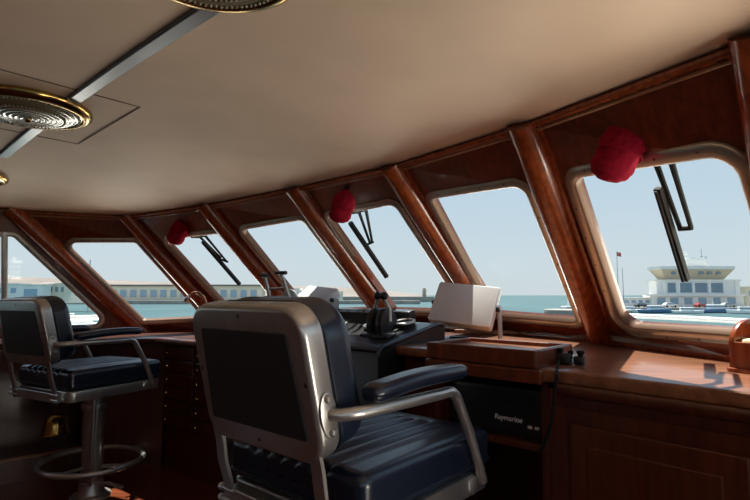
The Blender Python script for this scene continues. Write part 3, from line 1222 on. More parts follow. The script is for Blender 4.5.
# ------------------------------------------------------------------ red covers and wipers
def red_cover(px_top, px_bot, dist, R, label):
    a_ = atd(*px_top, dist); b_ = atd(*px_bot, dist - .02)
    ax = (b_ - a_); L = ax.length; ax.normalize()
    t_ = thing('red_cover', label, 'cloth cover', a_, group='red cloth caps over the wiper motors')
    v = (a_ - CAM).normalized()
    s1 = ax.cross(v).normalized(); s2 = s1.cross(ax)
    pr = [(.0, .02), (.08, .45), (.18, .70), (.32, .92), (.46, 1.0), (.58, .93), (.68, .88), (.80, .90), (.90, .78), (.97, .5), (1.0, 0.02)]
    bm = bmesh.new()
    rings = []
    rnd = random.Random(int(px_top[0]))
    ph = rnd.random() * 6
    N = 40
    import itertools
    prd = []
    for (z0_, r0), (z1_, r1) in zip(pr, pr[1:]):
        for k in range(4):
            u = k / 4; u2 = u * u * (3 - 2 * u)
            prd.append((z0_ + (z1_ - z0_) * u, r0 + (r1 - r0) * u2))
    prd.append(pr[-1])
    for z_, r0 in prd:
        rr = []
        for k in range(N):
            an = 2 * math.pi * k / N
            fold = 1 + .055 * math.sin(3 * an + ph + z_ * 5) + .03 * math.sin(8 * an + z_ * 9) * math.sin(z_ * 3.1)
            sk = .10 * R * math.sin(z_ * 5.2)
            rr.append(bm.verts.new(a_ + ax * (z_ * L) + s1 * (math.cos(an) * R * r0 * fold + sk) + s2 * (math.sin(an) * R * .72 * r0 * fold)))
        rings.append(rr)
    for x_, y_ in zip(rings, rings[1:]):
        for k in range(N):
            bm.faces.new((x_[k], x_[(k + 1) % N], y_[(k + 1) % N], y_[k]))
    bm.faces.new(rings[0][::-1]); bm.faces.new(rings[-1])
    addto(t_, 'cloth', bm, M['red'], smooth=True, angle=2)
    bm = bmesh.new()
    i_ = 22
    pts_ = [v_.co + (v_.co - (a_ + ax * (prd[i_][0] * L))).normalized() * .001 for v_ in [] ]
    z_ = .62
    tube(bm, [a_ + ax * (z_ * L) + s1 * (math.cos(2 * math.pi * k / 24) * R * .94 + .0) + s2 * (math.sin(2 * math.pi * k / 24) * R * .70) for k in range(24)], .0035, 6, closed=True)
    addto(t_, 'seam', bm, M['red'], smooth=True)
    # dark mounting spindle reaching the header board
    bm = bmesh.new()
    tube(bm, [a_ + ax * L * .25, a_ - ax * .01 + v * .06, a_ + v * .16], .014, 10)
    addto(t_, 'mount', bm, M['black'], smooth=True)
    return t_


red_cover((635, 112), (609, 181), 1.72, .078, 'largest and nearest red cloth cap, over the big right window')
red_cover((346, 189), (339, 223), 2.93, .070, 'middle one of the three red cloth caps')
red_cover((183, 217), (175, 245), 4.02, .074, 'farthest and smallest red cloth cap, at the left')


def wiper(i, arms, link_, blade, label, h=-.10):
    n_ = panels[i][3]
    P = lambda x, y, hh=h: onplane(x, y, panels[i][0] + n_ * hh, n_)
    t_ = thing('wiper', label, 'wiper', P(*arms[0][0]), group='windscreen wipers')
    for a_ in arms:
        bm = bmesh.new()
        p0 = P(a_[0][0], a_[0][1], h); p1 = P(a_[1][0], a_[1][1], h)
        st = p0 + (p0 - p1).normalized() * .05 + n_ * .06
        tube(bm, [st, p0, p0.lerp(p1, .3), p1], [.014, .012, .010, .009], 8)
        addto(t_, 'arm', bm, M['rubber'], smooth=True)
    bm = bmesh.new()
    tube(bm, [P(*link_[0]), P(*link_[1])], .009, 8)
    addto(t_, 'link', bm, M['rubber'], smooth=True)
    bm = bmesh.new()
    p0 = P(*blade[0], h + .018); p1 = P(*blade[1], h + .018)
    d = (p1 - p0).normalized(); s = d.cross(n_).normalized()
    box(bm, frame((p0 + p1) / 2, d, s, n_), (p1 - p0).length, .028, .024, .004)
    b_ = addto(t_, 'blade', bm, M['rubber'])
    bm = bmesh.new()
    box(bm, frame((p0 + p1) / 2 + n_ * .014, d, s, n_), (p1 - p0).length * .98, 0.010, .014)
    addto(b_, 'rubber_lip', bm, M['rubber'])
    return t_


wiper(6, [((656, 163), (680, 228)), ((671, 161), (691, 227))], ((679, 229), (692, 228)), ((658, 188), (686, 280)), 'largest wiper, outside the big right window')
wiper(4, [((359, 212), (370, 243)), ((366, 210), (372, 241))], ((366, 245), (373, 242)), ((350, 222), (387, 277)), 'wiper outside the window under the middle red cap')
wiper(2, [((200, 237), (221, 258)), ((205.5, 236), (227, 262))], ((220, 259), (228, 262)), ((202.5, 241), (240, 284.5)), 'wiper outside the window under the farthest red cap')

# ------------------------------------------------------------------ ceiling fittings
p0 = onceil(236, -9.5); p1 = onceil(3, 155.5)
bm = bmesh.new()
pts = [p0.lerp(p1, k / 8) for k in range(9)]
for q in pts:
    q.z = ceil_z(q) + .001
sweep(bm, pts, [(-.026, .0), (-.026, .008), (-.020, .012), (.020, .012), (.026, .008), (.026, .0)], [-UP] * 9)
tag(obj('ceiling_strip', bm, M['alu'], None), 'long flat metal strip running across the ceiling past the round lamps', 'strip')

q0 = onceil(78, 144); q1 = onceil(140, 107)
S_ = (q1 - q0).length
ex = (q1 - q0).normalized(); ey = Vector((ex.y, -ex.x, 0)); ey = ey if ey.dot(FD) < 0 else -ey
cq = (q0 + q1) / 2 + ey * S_ * .55
cq.z = ceil_z(cq) - .0
bm = bmesh.new()
for (a_, b_) in ((-.5, -.5), (-.5, .5), (.5, -.5), (.5, .5)):
    pass
c4 = [cq + ex * (S_ * a_) + ey * (S_ * .55 * b_ * 2) for a_, b_ in ((-.5, -.5), (.5, -.5), (.5, .5), (-.5, .5))]
for k in range(4):
    u_, v_ = c4[k].copy(), c4[(k + 1) % 4].copy()
    u_.z = ceil_z(u_) - .0005; v_.z = ceil_z(v_) - .0005
    sweep(bm, [u_, v_], [(-.0022, -.001), (-.0022, .0012), (.0022, .0012), (.0022, -.001)], [-UP, -UP])
o = obj('hatch_seam', bm, M['seam'])
tag(o, 'faint square seam of an access hatch beside the round ceiling lamp', 'hatch')


def ceiling_lamp(p, R, label):
    t_ = thing('ceiling_lamp', label, 'ceiling lamp', (p.x, p.y, ceil_z(p) + .0015), group='round brass ceiling lamps')
    Md = Matrix.Identity(4)
    bm = bmesh.new()
    lathe(bm, Md, [(R - .012, .0), (R - .002, -.004), (R, -.012), (R - .002, -.022), (R - .010, -.030), (R - .022, -.036), (R - .034, -.036), (R - .040, -.030), (R - .040, 0)], 64)
    obj('brass_ring', bm, M['brass'], t_, smooth=True)
    bm = bmesh.new()
    pr = []
    Rg = R - .036
    for k in range(41):
        u = 1 - k / 40
        z = -.030 - .028 * (1 - u * u) + .0022 * math.sin(k * 1.6)
        pr.append((Rg * u if k < 40 else 0, z))
    lathe(bm, Md, pr, 72)
    g_ = obj('glass_dish', bm, M['lampglass'], t_, smooth=True, angle=2)
    for rr, nb, rb_ in ((Rg * .93, 84, .0055), (Rg * .66, 60, .0050)):
        bm = bmesh.new()
        u = rr / Rg
        z = -.032 - .028 * (1 - u * u)
        for k in range(nb):
            an = 2 * math.pi * k / nb
            bmesh.ops.create_icosphere(bm, subdivisions=1, radius=rb_, matrix=Matrix.Translation((rr * math.cos(an), rr * math.sin(an), z)))
        obj('bead_ring', bm, M['lampglass'], g_, smooth=True, angle=2)
    bm = bmesh.new()
    lathe(bm, Md, [(.0, -.072), (.008, -.069), (.012, -.062), (.010, -.056), (0, -.055)], 20)
    obj('finial', bm, M['brass'], t_, smooth=True)
    return t_


c1 = onceil(29, 106); c2 = onceil(210, -52)
ceiling_lamp(c1, .228, 'round brass ceiling lamp with pressed glass at the left')
ceiling_lamp(c2, .212, 'round brass ceiling lamp cut off by the top picture edge')
ceiling_lamp(c1 + (c1 - c2) * 1.0 + TD * .04 - FD * 0.02, .232, 'round ceiling lamp of which only a brass tip shows at the left edge')

#PART3
# ------------------------------------------------------------------ helm chairs
def make_chair(label, cx, cy, heading):
    """local axes: x to the sitter's right, y forward, z up"""
    t_ = thing('helm_chair', label, 'helm chair', (cx, cy, 0), -heading, group='pedestal helm chairs')
    I = Matrix.Identity(4)
    # pedestal
    bm = bmesh.new()
    lathe(bm, I, [(.0, .0), (.12, .0), (.12, .012), (.112, .022), (.085, .030), (.075, .05), (.070, .10), (.062, .105), (.060, .665), (0, .665)], 36)
    ped = obj('pedestal', bm, M['steel'], t_, smooth=True, angle=.5)
    bm = bmesh.new()
    lathe(bm, I, [(.060, .545), (.076, .548), (.078, .556), (.078, .574), (.076, .582), (.060, .585)], 32)
    obj('collar', bm, M['steel'], ped, smooth=True, angle=.6)
    bm = bmesh.new()
    tube(bm, [(.060, -.05, .10), (.072, -.05, .12), (.072, -.05, .64)], .014, 10)
    obj('lift_rod', bm, M['steel'], ped, smooth=True)
    bm = bmesh.new()
    tube(bm, [(.07, .0, .09), (.13, .03, .10), (.19, .05, .085)], [.012, .010, .010], 10)
    rbox(bm, Matrix.Translation((.20, .053, .082)), .06, .035, .02, .008, 4)
    obj('foot_pedal', bm, M['steel'], ped, smooth=True)
    bm = bmesh.new()
    tube(bm, [(.295 * math.cos(2 * math.pi * k / 56), .295 * math.sin(2 * math.pi * k / 56), .225) for k in range(56)], .0165, 12, closed=True)
    fr_ = obj('foot_ring', bm, M['steel'], t_, smooth=True)
    for k in range(3):
        an = math.radians(30 + 120 * k)
        bm = bmesh.new()
        tube(bm, [(.05 * math.cos(an), .05 * math.sin(an), .19), (.19 * math.cos(an), .19 * math.sin(an), .195), (.29 * math.cos(an), .29 * math.sin(an), .225)], .011, 10)
        obj('spoke', bm, M['steel'], fr_, smooth=True)
    # seat tray and cushion
    bm = bmesh.new()
    prism(bm, rrect(.550, .605, .045, 0, -.025), .661, .723, I, .006, 2)
    obj('seat_frame', bm, M['steel'], t_, smooth=True, angle=.5)

    def pleat(q):
        if q.z > 0:
            ex_ = min(1, max(0, (.205 - abs(q.x)) / .02)) * min(1, max(0, (.232 - q.y) / .02))
            ph = ((q.x + .205) / .41 * 7) % 1.0
            q = q.copy()
            q.z += ex_ * (-.010 + .014 * math.sin(math.pi * ph) ** .7)
            q.z += .010 * (1 - (q.x / .27) ** 2) * (1 - (q.y / .31) ** 2)
        return q
    bm = bmesh.new()
    rbox(bm, Matrix.Translation((0, -.025, .783)), .554, .615, .118, .030, 46, pleat)
    cu = obj('seat_cushion', bm, M['navy'], t_, smooth=True, angle=1.2)
    bm = bmesh.new()
    for zz in (.748,):
        tube(bm, [(p.x, p.y, zz) for p in rrect(.555, .616, .030, 0, -.025)], .0045, 6, closed=True)
    obj('piping', bm, M['piping'], cu, smooth=True)
    # backrest: local frame leaning back 11 degrees, pivot at its foot
    lean = math.radians(13)
    B = Matrix.Translation((0, -.409, .872)) @ Matrix.Rotation(lean, 4, 'X')
    F = B @ frame(Vector((0, 0, 0)), Vector((-1, 0, 0)), Vector((0, 0, 1)), Vector((0, 1, 0)))   # x: left, y: up, z: forward
    outl = flat(rpoly([(-.242, 0), (.242, 0), (.240, .382), (-.240, .382)], [.07, .07, .075, .075], 8))
    bm = bmesh.new()
    prism(bm, outl, -.010, .056, F, .014, 4)
    sh = obj('back_shell', bm, M['steel'], t_, smooth=True, angle=.5)
    bm = bmesh.new()
    ins = flat(rpoly([(-.2008, .062), (.2008, .062), (.1814, .320), (-.1814, .320)], .008, 2))
    prism(bm, ins, -.014, -.006, F, .002, 1)
    obj('back_panel', bm, M['backpanel'], sh)
    for (x_, y_) in ((0, .356), (-.220, .20), (.220, .20), (0, .03)):
        bm = bmesh.new()
        lathe(bm, F @ Matrix.Translation((x_, y_, -.009)) @ Matrix.Rotation(math.pi, 4, 'X'), [(.006, -.002), (.006, .001), (0, .002)], 10)
        obj('screw', bm, M['screw'], sh)
    bm = bmesh.new()
    cin = flat(rpoly([(-.238, .004), (.238, .004), (.234, .376), (-.234, .376)], [.07, .07, .10, .10], 8))
    prism(bm, cin, .054, .162, F, .046, 7, bev0=.008)
    bc = obj('back_cushion', bm, M['navy'], t_, smooth=True, angle=.9)
    bm = bmesh.new()
    tube(bm, [F @ Vector((p.x, p.y, .062)) for p in offset(cin, .001)], .004, 6, closed=True)
    obj('piping', bm, M['piping'], bc, smooth=True)
    # flat steel straps carrying the back
    for s in (-1, 1):
        bm = bmesh.new()
        pts = [F @ Vector((-s * .205, .03, -.002)), F @ Vector((-s * .205, -.01, -.001)), Vector((s * .206, -.398, .80)), Vector((s * .208, -.378, .74)), Vector((s * .208, -.368, .665))]
        sweep(bm, pts, [(-.019, -.005), (-.019, .005), (.019, .005), (.019, -.005)], [Vector((0, 1, 0))] * 5)
        st = obj('back_strap', bm, M['steel'], t_, smooth=True, angle=.5)
        for zz in (.682, .712):
            bm = bmesh.new()
            tube(bm, [(s * .178, -.374, zz), (s * .238, -.374, zz)], .007, 8)
            tube(bm, [(s * .238, -.374, zz), (s * .250, -.374, zz)], .011, 8)
            obj('bolt', bm, M['steel'], st, smooth=True, angle=.6)
    bm = bmesh.new()
    box(bm, Matrix.Translation((0, -.352, .693)), .44, .05, .05, .003)
    obj('rear_bar', bm, M['steel'], t_)
    # arms
    for s in (-1, 1):
        arm0 = F @ Vector((-s * .242, .120, .030))
        bm = bmesh.new()
        # oval mounting plate on the side of the shell
        e = [Vector((math.cos(2 * math.pi * k / 28) * .026, math.sin(2 * math.pi * k / 28) * .056)) for k in range(28)]
        bx_ = (B.to_3x3() @ Vector((0, 1, 0))); uz = (B.to_3x3() @ Vector((0, 0, 1)))
        Mp = frame(F @ Vector((-s * .236, .120, .024)), bx_ * s, uz, Vector((s, 0, 0)))
        prism(bm, e, 0, .012, Mp, .003, 2)
        pl = obj('arm_plate', bm, M['steel'], t_, smooth=True, angle=.5)
        for yy in (-.040, .040):
            bm = bmesh.new()
            lathe(bm, Mp @ Matrix.Translation((0, yy, .011)), [(.010, -.001), (.010, .006), (.007, .010), (0, .011)], 8)
            obj('bolt', bm, M['steel'], pl, smooth=True, angle=.6)
        x_ = s * .288
        ctl = [Vector((s * .244, arm0.y, arm0.z)), Vector((s * .268, arm0.y + .012, arm0.z)), Vector((x_, arm0.y + .06, arm0.z + .001))]
        ctl += [Vector((x_, -.02, .992)), Vector((x_, .015, .993))]
        for k in range(1, 7):
            a_ = math.pi / 2 * k / 7 * .82
            ctl.append(Vector((x_, .015 + .060 * math.sin(a_), .993 - .060 * (1 - math.cos(a_)))))
        ctl += [Vector((x_, .128, .86)), Vector((x_ + s * .002, .182, .74)), Vector((x_ + s * .002, .200, .698))]
        bm = bmesh.new()
        tube(bm, ctl, .0155, 14)
        at_ = obj('arm_tube', bm, M['steel'], t_, smooth=True, angle=1.2)
        bm = bmesh.new()
        lathe(bm, frame(Vector((s * .275, .165, .692)), Vector((0, 1, 0)), UP, Vector((1, 0, 0))) @ Matrix.Scale(s, 4, (0, 0, 1)), [(.028, -.003), (.028, .004), (.022, .008), (0, .008)], 20)
        obj('arm_boss', bm, M['steel'], at_, smooth=True, angle=.6)

        def padf(q):
            q = q.copy()
            u = (q.y + .21) / .42
            q.x *= 1.0 - .18 * (abs(2 * u - 1) ** 3)
            q.z += .010 * math.sin(math.pi * max(0, min(1, u))) + .012 * u
            if q.z < 0:
                q.x *= .9
            return q
        bm = bmesh.new()
        rbox(bm, Matrix.Translation((x_ - s * .01, -.105, 1.030)), .078, .42, .044, .020, 16, padf)
        obj('arm_pad', bm, M['navy'], t_, smooth=True, angle=1.5)
    return t_


HEAD = math.radians(41.2)
ch1 = make_chair('near helm chair with navy seat and black panel in its steel back', -.018, 1.671, HEAD)
ch2 = dup(ch1, 'far helm chair at the left standing on its steel pedestal with foot ring')
ch2.location = (-1.795, 3.342, 0)
ch2.rotation_euler = (0, 0, -math.radians(28.9))

# ------------------------------------------------------------------ outside: the vessel's own deck and rails
WATER = -3.9
bm = bmesh.new()
dk = [(-5.6, -3), (1.5, -3), (1.4, 1.5), (.6, 4.0), (-.7, 6.2), (-2.2, 7.4), (-3.6, 6.0), (-4.9, 4.0), (-5.6, 1.5)]  # deck outline, out of view; added white to throw sunlight onto the ceiling
lo_, hi_ = [], []
for t, f in dk:
    lo_.append(bm.verts.new(W(t, f, WATER)))
    hi_.append(bm.verts.new(W(t, f, -.10)))
bm.faces.new(hi_)
for k in range(len(dk)):
    bm.faces.new((lo_[k], lo_[(k + 1) % len(dk)], hi_[(k + 1) % len(dk)], hi_[k]))
tag(obj('foredeck', bm, M['deck']), 'unseen white deck of the vessel, added to bounce sunlight into the wheelhouse', None, None, 'structure')
rl = thing('deck_rail', 'white tubular deck rail crossing the bottom of the big right window', 'railing', atd(700, 320, 5.6))
rp = [atd(612, 315, 6.9), atd(680, 318, 6.2), atd(750, 321.5, 5.5), atd(800, 325, 5.0)]
bm = bmesh.new()
tube(bm, rp, .030, 10)
addto(rl, 'top_rail', bm, M['white_paint'], smooth=True)
for k in (0, 3):
    bm = bmesh.new()
    q = rp[k]
    tube(bm, [q, Vector((q.x, q.y, -.09))], .022, 8)
    addto(rl, 'stanchion', bm, M['white_paint'], smooth=True)
rl = thing('deck_rail', 'pale deck rail outside the leftmost side window', 'railing', atd(60, 318, 5.6))
rp = [atd(-60, 322, 5.4), atd(30, 319, 5.8), atd(112, 317, 6.2)]
bm = bmesh.new()
tube(bm, rp, .030, 10)
addto(rl, 'top_rail', bm, M['white_paint'], smooth=True)
for k in (0, 2):
    bm = bmesh.new()
    q = rp[k]
    tube(bm, [q, Vector((q.x, q.y, -.09))], .022, 8)
    addto(rl, 'stanchion', bm, M['white_paint'], smooth=True)

# ------------------------------------------------------------------ sea, harbour and town
m, n, b = nodes('sea_water')
nz, r = noise_mix(n, b, (0.040, 0.098, 0.110), (0.058, 0.125, 0.136), scale=(1, .35, 1), nscale=.05, detail=6, lo=.4, hi=.65)
b.inputs['Roughness'].default_value = .5
b.inputs['Specular IOR Level'].default_value = .15
M['sea'] = m
bm = bmesh.new()
vs = [bm.verts.new((x, y, WATER)) for x, y in ((-6000, -200), (6000, -200), (6000, 7000), (-6000, 7000))]
bm.faces.new(vs)
tag(obj('sea', bm, M['sea']), 'pale turquoise sea and harbour water outside the windows', None, None, 'structure')

M['facade'] = plain('facade_cream', (0.78, 0.70, 0.56), .8, var=.06, nscale=.3)
M['facade_w'] = plain('facade_white', (0.86, 0.84, 0.80), .8, var=.04, nscale=.3)
M['winblue'] = plain('window_blue', (0.30, 0.42, 0.52), .25)
M['windark'] = plain('window_grey', (0.20, 0.28, 0.34), .25)
M['hill'] = plain('dry_hill', (0.20, 0.17, 0.15), .9, var=.12, nscale=.03)
M['stone'] = plain('quay_stone', (0.34, 0.31, 0.27), .9, var=.15, nscale=.2)
M['flag'] = plain('red_flag', (0.60, 0.05, 0.06), .8)
M['gelcoat'] = plain('gelcoat', (0.85, 0.85, 0.84), .3)
M['hullblue'] = plain('blue_hull', (0.08, 0.16, 0.30), .3)
M['tan'] = plain('tan_parapet', (0.62, 0.50, 0.36), .8)


def zat(y, d):
    return CZ + (295 - y) / FPX * d


def xat(x, d):
    return (x - 375) / FPX * d


def slabpx(bm, x0, x1, y0, y1, d, dep, mi=0):
    """upright block: its front face d metres ahead, between pixel columns/rows"""
    X0, X1, Z0, Z1 = xat(x0, d), xat(x1, d), zat(y1, d), zat(y0, d)
    box(bm, Matrix.Translation(((X0 + X1) / 2, d + dep / 2, (Z0 + Z1) / 2)), X1 - X0, dep, Z1 - Z0, 0, mi)


# hills: ridge with depth
def ridge(name, pts, d, dep, mat, label):
    bm = bmesh.new()
    rows = []
    for (dd, k) in ((d, 0), (d + dep * .35, .72), (d + dep * .6, 1.0), (d + dep, .6), (d + dep * 1.4, 0)):
        row = []
        for x, y in pts:
            zz = WATER - .3 + (zat(y, d + dep * .6) - WATER) * k
            row.append(bm.verts.new((xat(x, d + dep * .6), dd, zz)))
        rows.append(row)
    for a_, c_ in zip(rows, rows[1:]):
        for k in range(len(a_) - 1):
            bm.faces.new((a_[k], a_[k + 1], c_[k + 1], c_[k]))
    return tag(obj(name, bm, mat, None, smooth=True, angle=2), label, None, None, 'structure')


ridge('hills', [(-300, 275), (-100, 276), (0, 277), (40, 277.5), (80, 279), (114, 280), (145, 281), (175, 282.5), (200, 284), (240, 285), (300, 286), (345, 287), (375, 289), (410, 293), (436, 297.5), (441, 304)], 420, 160, M['hill'], 'low brown hill beyond the harbour')

# long quay building with an arcade of windows
lq = thing('long_building', 'long cream quayside building with a row of bluish windows', 'building', (xat(150, 300), 300, WATER))
D_ = 300
bm = bmesh.new()
slabpx(bm, 108, 262, 286, 301, D_, 10)
addto(lq, 'wall', bm, M['facade'])
bm = bmesh.new()
slabpx(bm, 106, 264, 284.6, 286.2, D_ - 1, 11)
addto(lq, 'roof', bm, M['hill'])
for k in range(15):
    bm = bmesh.new()
    slabpx(bm, 111 + k * 10, 117 + k * 10, 290, 297, D_ - .3, .6)
    addto(lq, 'window', bm, M['winblue'])
bm = bmesh.new()
slabpx(bm, 40, 420, 300.6, 304.4, D_ - 12, 10)
tag(obj('stone_quay', bm, M['stone']), 'low stone quay along the far harbour shore', 'quay')
bm = bmesh.new()
slabpx(bm, 336, 434, 296.6, 302.0, 380, 25)
tag(obj('breakwater', bm, M['stone']), 'low breakwater running out to sea behind the black console', 'breakwater')
bm = bmesh.new()
lathe(bm, Matrix.Translation((xat(425, 385), 392, zat(296.6, 380) + .02)), [(1.6, 0), (1.4, 4.2), (1.9, 4.4), (1.9, 5.0), (1.0, 5.2), (1.0, 6.6), (0, 7.4)], 14)
tag(obj('harbour_light', bm, M['stone'], smooth=True), 'tiny light tower on the end of the breakwater', 'lighthouse')


def house(x0, x1, y0, y1, d, dep, mat, label, rows, wmat='winblue', name='house'):
    t_ = thing(name, label, 'building', (xat((x0 + x1) / 2, d), d, zat(y1, d)))
    bm = bmesh.new()
    slabpx(bm, x0, x1, y0, y1, d, dep)
    addto(t_, 'wall', bm, mat)
    bm = bmesh.new()
    slabpx(bm, x0 - .4, x1 + .4, y0 - .6, y0, d - .4, dep + .8)
    addto(t_, 'parapet', bm, M['facade_w'])
    for (wy0, wy1, n_, wdt) in rows:
        st_ = (x1 - x0) / n_
        for k in range(n_):
            bm = bmesh.new()
            c_ = x0 + st_ * (k + .5)
            slabpx(bm, c_ - wdt / 2, c_ + wdt / 2, wy0, wy1, d - .12, .3)
            addto(t_, 'window', bm, M[wmat])
    return t_


house(-20, 21, 284, 302, 150, 4, M['facade_w'], 'white house at the far left seen through the side window', [(288, 293, 3, 5)])
house(20, 43, 285, 302, 145, 4, M['facade_w'], 'white house with a large blue opening beside the far helm chair', [(289, 298, 1, 13)])
house(43, 66, 283.5, 302, 150, 4, M['facade'], 'cream house with small windows in the left side window', [(287, 292, 4, 2.6)], 'windark')
house(66, 98, 289, 303, 160, 4, M['facade_w'], 'low white house near the right tip of the side window', [(292, 296, 4, 4)])
house(268, 300, 289, 301, 310, 12, M['facade_w'], 'white house on the shore seen beside the T-handled levers', [(292, 296, 5, 2.5)])
house(302, 342, 292, 301, 310, 12, M['facade'], 'low cream building on the shore behind the smaller white display box', [(295, 298, 6, 2.5)])

# harbour building with its flared lookout storey
hb = thing('harbour_building', 'large white harbour building with a flared lookout storey on top', 'building', (xat(695, 170), 170, zat(309, 170)))
D_ = 170


def hpart(name, rects, mat, dd=0.0, dep=10.0):
    bm = bmesh.new()
    for x0, x1, y0, y1 in rects:
        slabpx(bm, x0, x1, y0, y1, D_ + dd, dep)
    return addto(hb, name, bm, M[mat])


hpart('ground_storey', [(651, 742, 295.5, 309)], 'facade_w', 0, 6)
hpart('middle_storey', [(656, 739, 281, 295.5)], 'facade_w', 1, 5)
hpart('balcony_slab', [(648, 745, 294.4, 295.8)], 'facade_w', -1.2, 3)
hpart('roof_slab', [(654, 741, 279.6, 281.2)], 'facade_w', .4, 6)
bm = bmesh.new()
q = []
for (x0, x1, y, e) in ((668, 727, 279.6, 2.0), (661.5, 735, 269.0, .0), (661.5, 735, 267.0, .0), (668, 730, 267.0, 1.2)):
    q.append([bm.verts.new((xat(x, D_), D_ + yy, zat(y, D_))) for x, yy in ((x0, e), (x1, e), (x1, 8 - e), (x0, 8 - e))])
for a_, c_ in zip(q, q[1:]):
    for k in range(4):
        bm.faces.new((a_[k], a_[(k + 1) % 4], c_[(k + 1) % 4], c_[k]))
bm.faces.new(q[-1])
addto(hb, 'lookout_storey', bm, M['tan'])
hpart('lookout_parapet', [(661, 735.5, 266.2, 269.2)], 'facade_w', -.2, 8.4)
hpart('rooftop_room', [(686, 707, 259, 267)], 'facade_w', 3, 5)
hpart('rooftop_canopy', [(690, 703, 257.6, 259)], 'facade_w', 3, 5)
for x in (671, 685, 700.5, 716.5):
    hpart('window', [(x - (4 if x < 675 else 6), x + (4 if x < 675 else 6.2), 283, 292.5)], 'windark', .9, .3)
for x in (660, 673, 687, 701, 715, 730):
    hpart('window', [(x - 4, x + 4, 297.5, 304)], 'winblue', -.1, .3)
for x in (674, 702, 710, 719):
    hpart('lookout_window', [(x - 2, x + 2, 271.5, 274.5)], 'windark', .3, 1.5)
for x in (664, 678.8, 693, 708.5, 723.5, 735):
    hpart('column', [(x - .5, x + .5, 281, 295)], 'facade_w', -.9, .5)
bm = bmesh.new()
tube(bm, [(xat(694, D_), D_ + 5, zat(258, D_)), (xat(694, D_), D_ + 5, zat(250, D_))], .12, 6)
tube(bm, [(xat(690.5, D_), D_ + 5, zat(252.6, D_)), (xat(697.5, D_), D_ + 5, zat(252.6, D_))], .35, 8)
addto(hb, 'radar_scanner', bm, M['facade_w'])
for x, y in ((712, 247.5), (716.5, 255)):
    bm = bmesh.new()
    tube(bm, [(xat(x, D_), D_ + 5, zat(267, D_)), (xat(x, D_), D_ + 5, zat(y, D_))], .10, 6)
    tube(bm, [(xat(x - 1.6, D_), D_ + 5, zat(y + 8 if y < 250 else y + 1, D_)), (xat(x + 1.6, D_), D_ + 5, zat(y + 8 if y < 250 else y + 1, D_))], .10, 6)
    addto(hb, 'mast', bm, M['windark'])

house(745, 800, 287, 309, 172, 5, M['facade'], 'pale low building to the right of the harbour building', [(291, 296, 5, 5)])
house(622, 650, 298, 309, 172, 5, M['facade_w'], 'low white shed left of the harbour building', [(300, 303, 4, 4)])
bm = bmesh.new()
slabpx(bm, 622, 900, 307.5, 313, 158, 10)
tag(obj('stone_quay', bm, M['stone']), 'stone quay in front of the white harbour building', 'quay')

# jetty end seen in the fifth window
bm = bmesh.new()
lp = flat(rpoly([(xat(553, 110), 110), (xat(640, 110), 110), (xat(640, 110), 121), (xat(553, 110), 121)], 5, 6))
prism(bm, lp, WATER - .3, zat(310, 110), Matrix.Identity(4), .2, 2)
tag(obj('stone_jetty', bm, M['stone'], smooth=True, angle=.5), 'rounded end of a stone jetty in the lower right corner of the fifth window', 'jetty')

# flagpoles
for x, y0, fl_, lab in ((617.5, 251, True, 'tall flagpole flying a red flag left of the harbour building'), (622.5, 268, False, 'thinner bare pole just right of the flagpole')):
    d = 160
    t_ = thing('flagpole', lab, 'flagpole', (xat(x, d), d, zat(306, d)))
    bm = bmesh.new()
    tube(bm, [(xat(x, d), d, zat(307, d)), (xat(x, d), d, zat(y0, d))], [.13, .07], 8)
    addto(t_, 'pole', bm, M['stone'])
    if fl_:
        bm = bmesh.new()
        g = [[bm.verts.new((xat(x, d) + .1 + i_ * .22, d + .15 * math.sin(i_ * 1.2), zat(252, d) - j_ * .25 - i_ * .05)) for i_ in range(7)] for j_ in range(6)]
        for j_ in range(5):
            for i_ in range(6):
                bm.faces.new((g[j_][i_], g[j_][i_ + 1], g[j_ + 1][i_ + 1], g[j_ + 1][i_]))
        r_ = bmesh.ops.extrude_face_region(bm, geom=bm.faces[:])
        bmesh.ops.translate(bm, vec=(0, .03, 0), verts=[v for v in r_['geom'] if isinstance(v, bmesh.types.BMVert)])
        fo = addto(t_, 'flag', bm, M['flag'])
        bm = bmesh.new()
        pts = []
        for k in range(13):
            a_ = math.radians(50 + 260 * k / 12)
            pts.append(Vector((xat(x, d) + .62 + .26 * math.cos(a_), d - .06, zat(252, d) - .75 + .26 * math.sin(a_))))
        tube(bm, pts, .05, 6)
        addto(fo, 'crescent', bm, M['white_paint'])


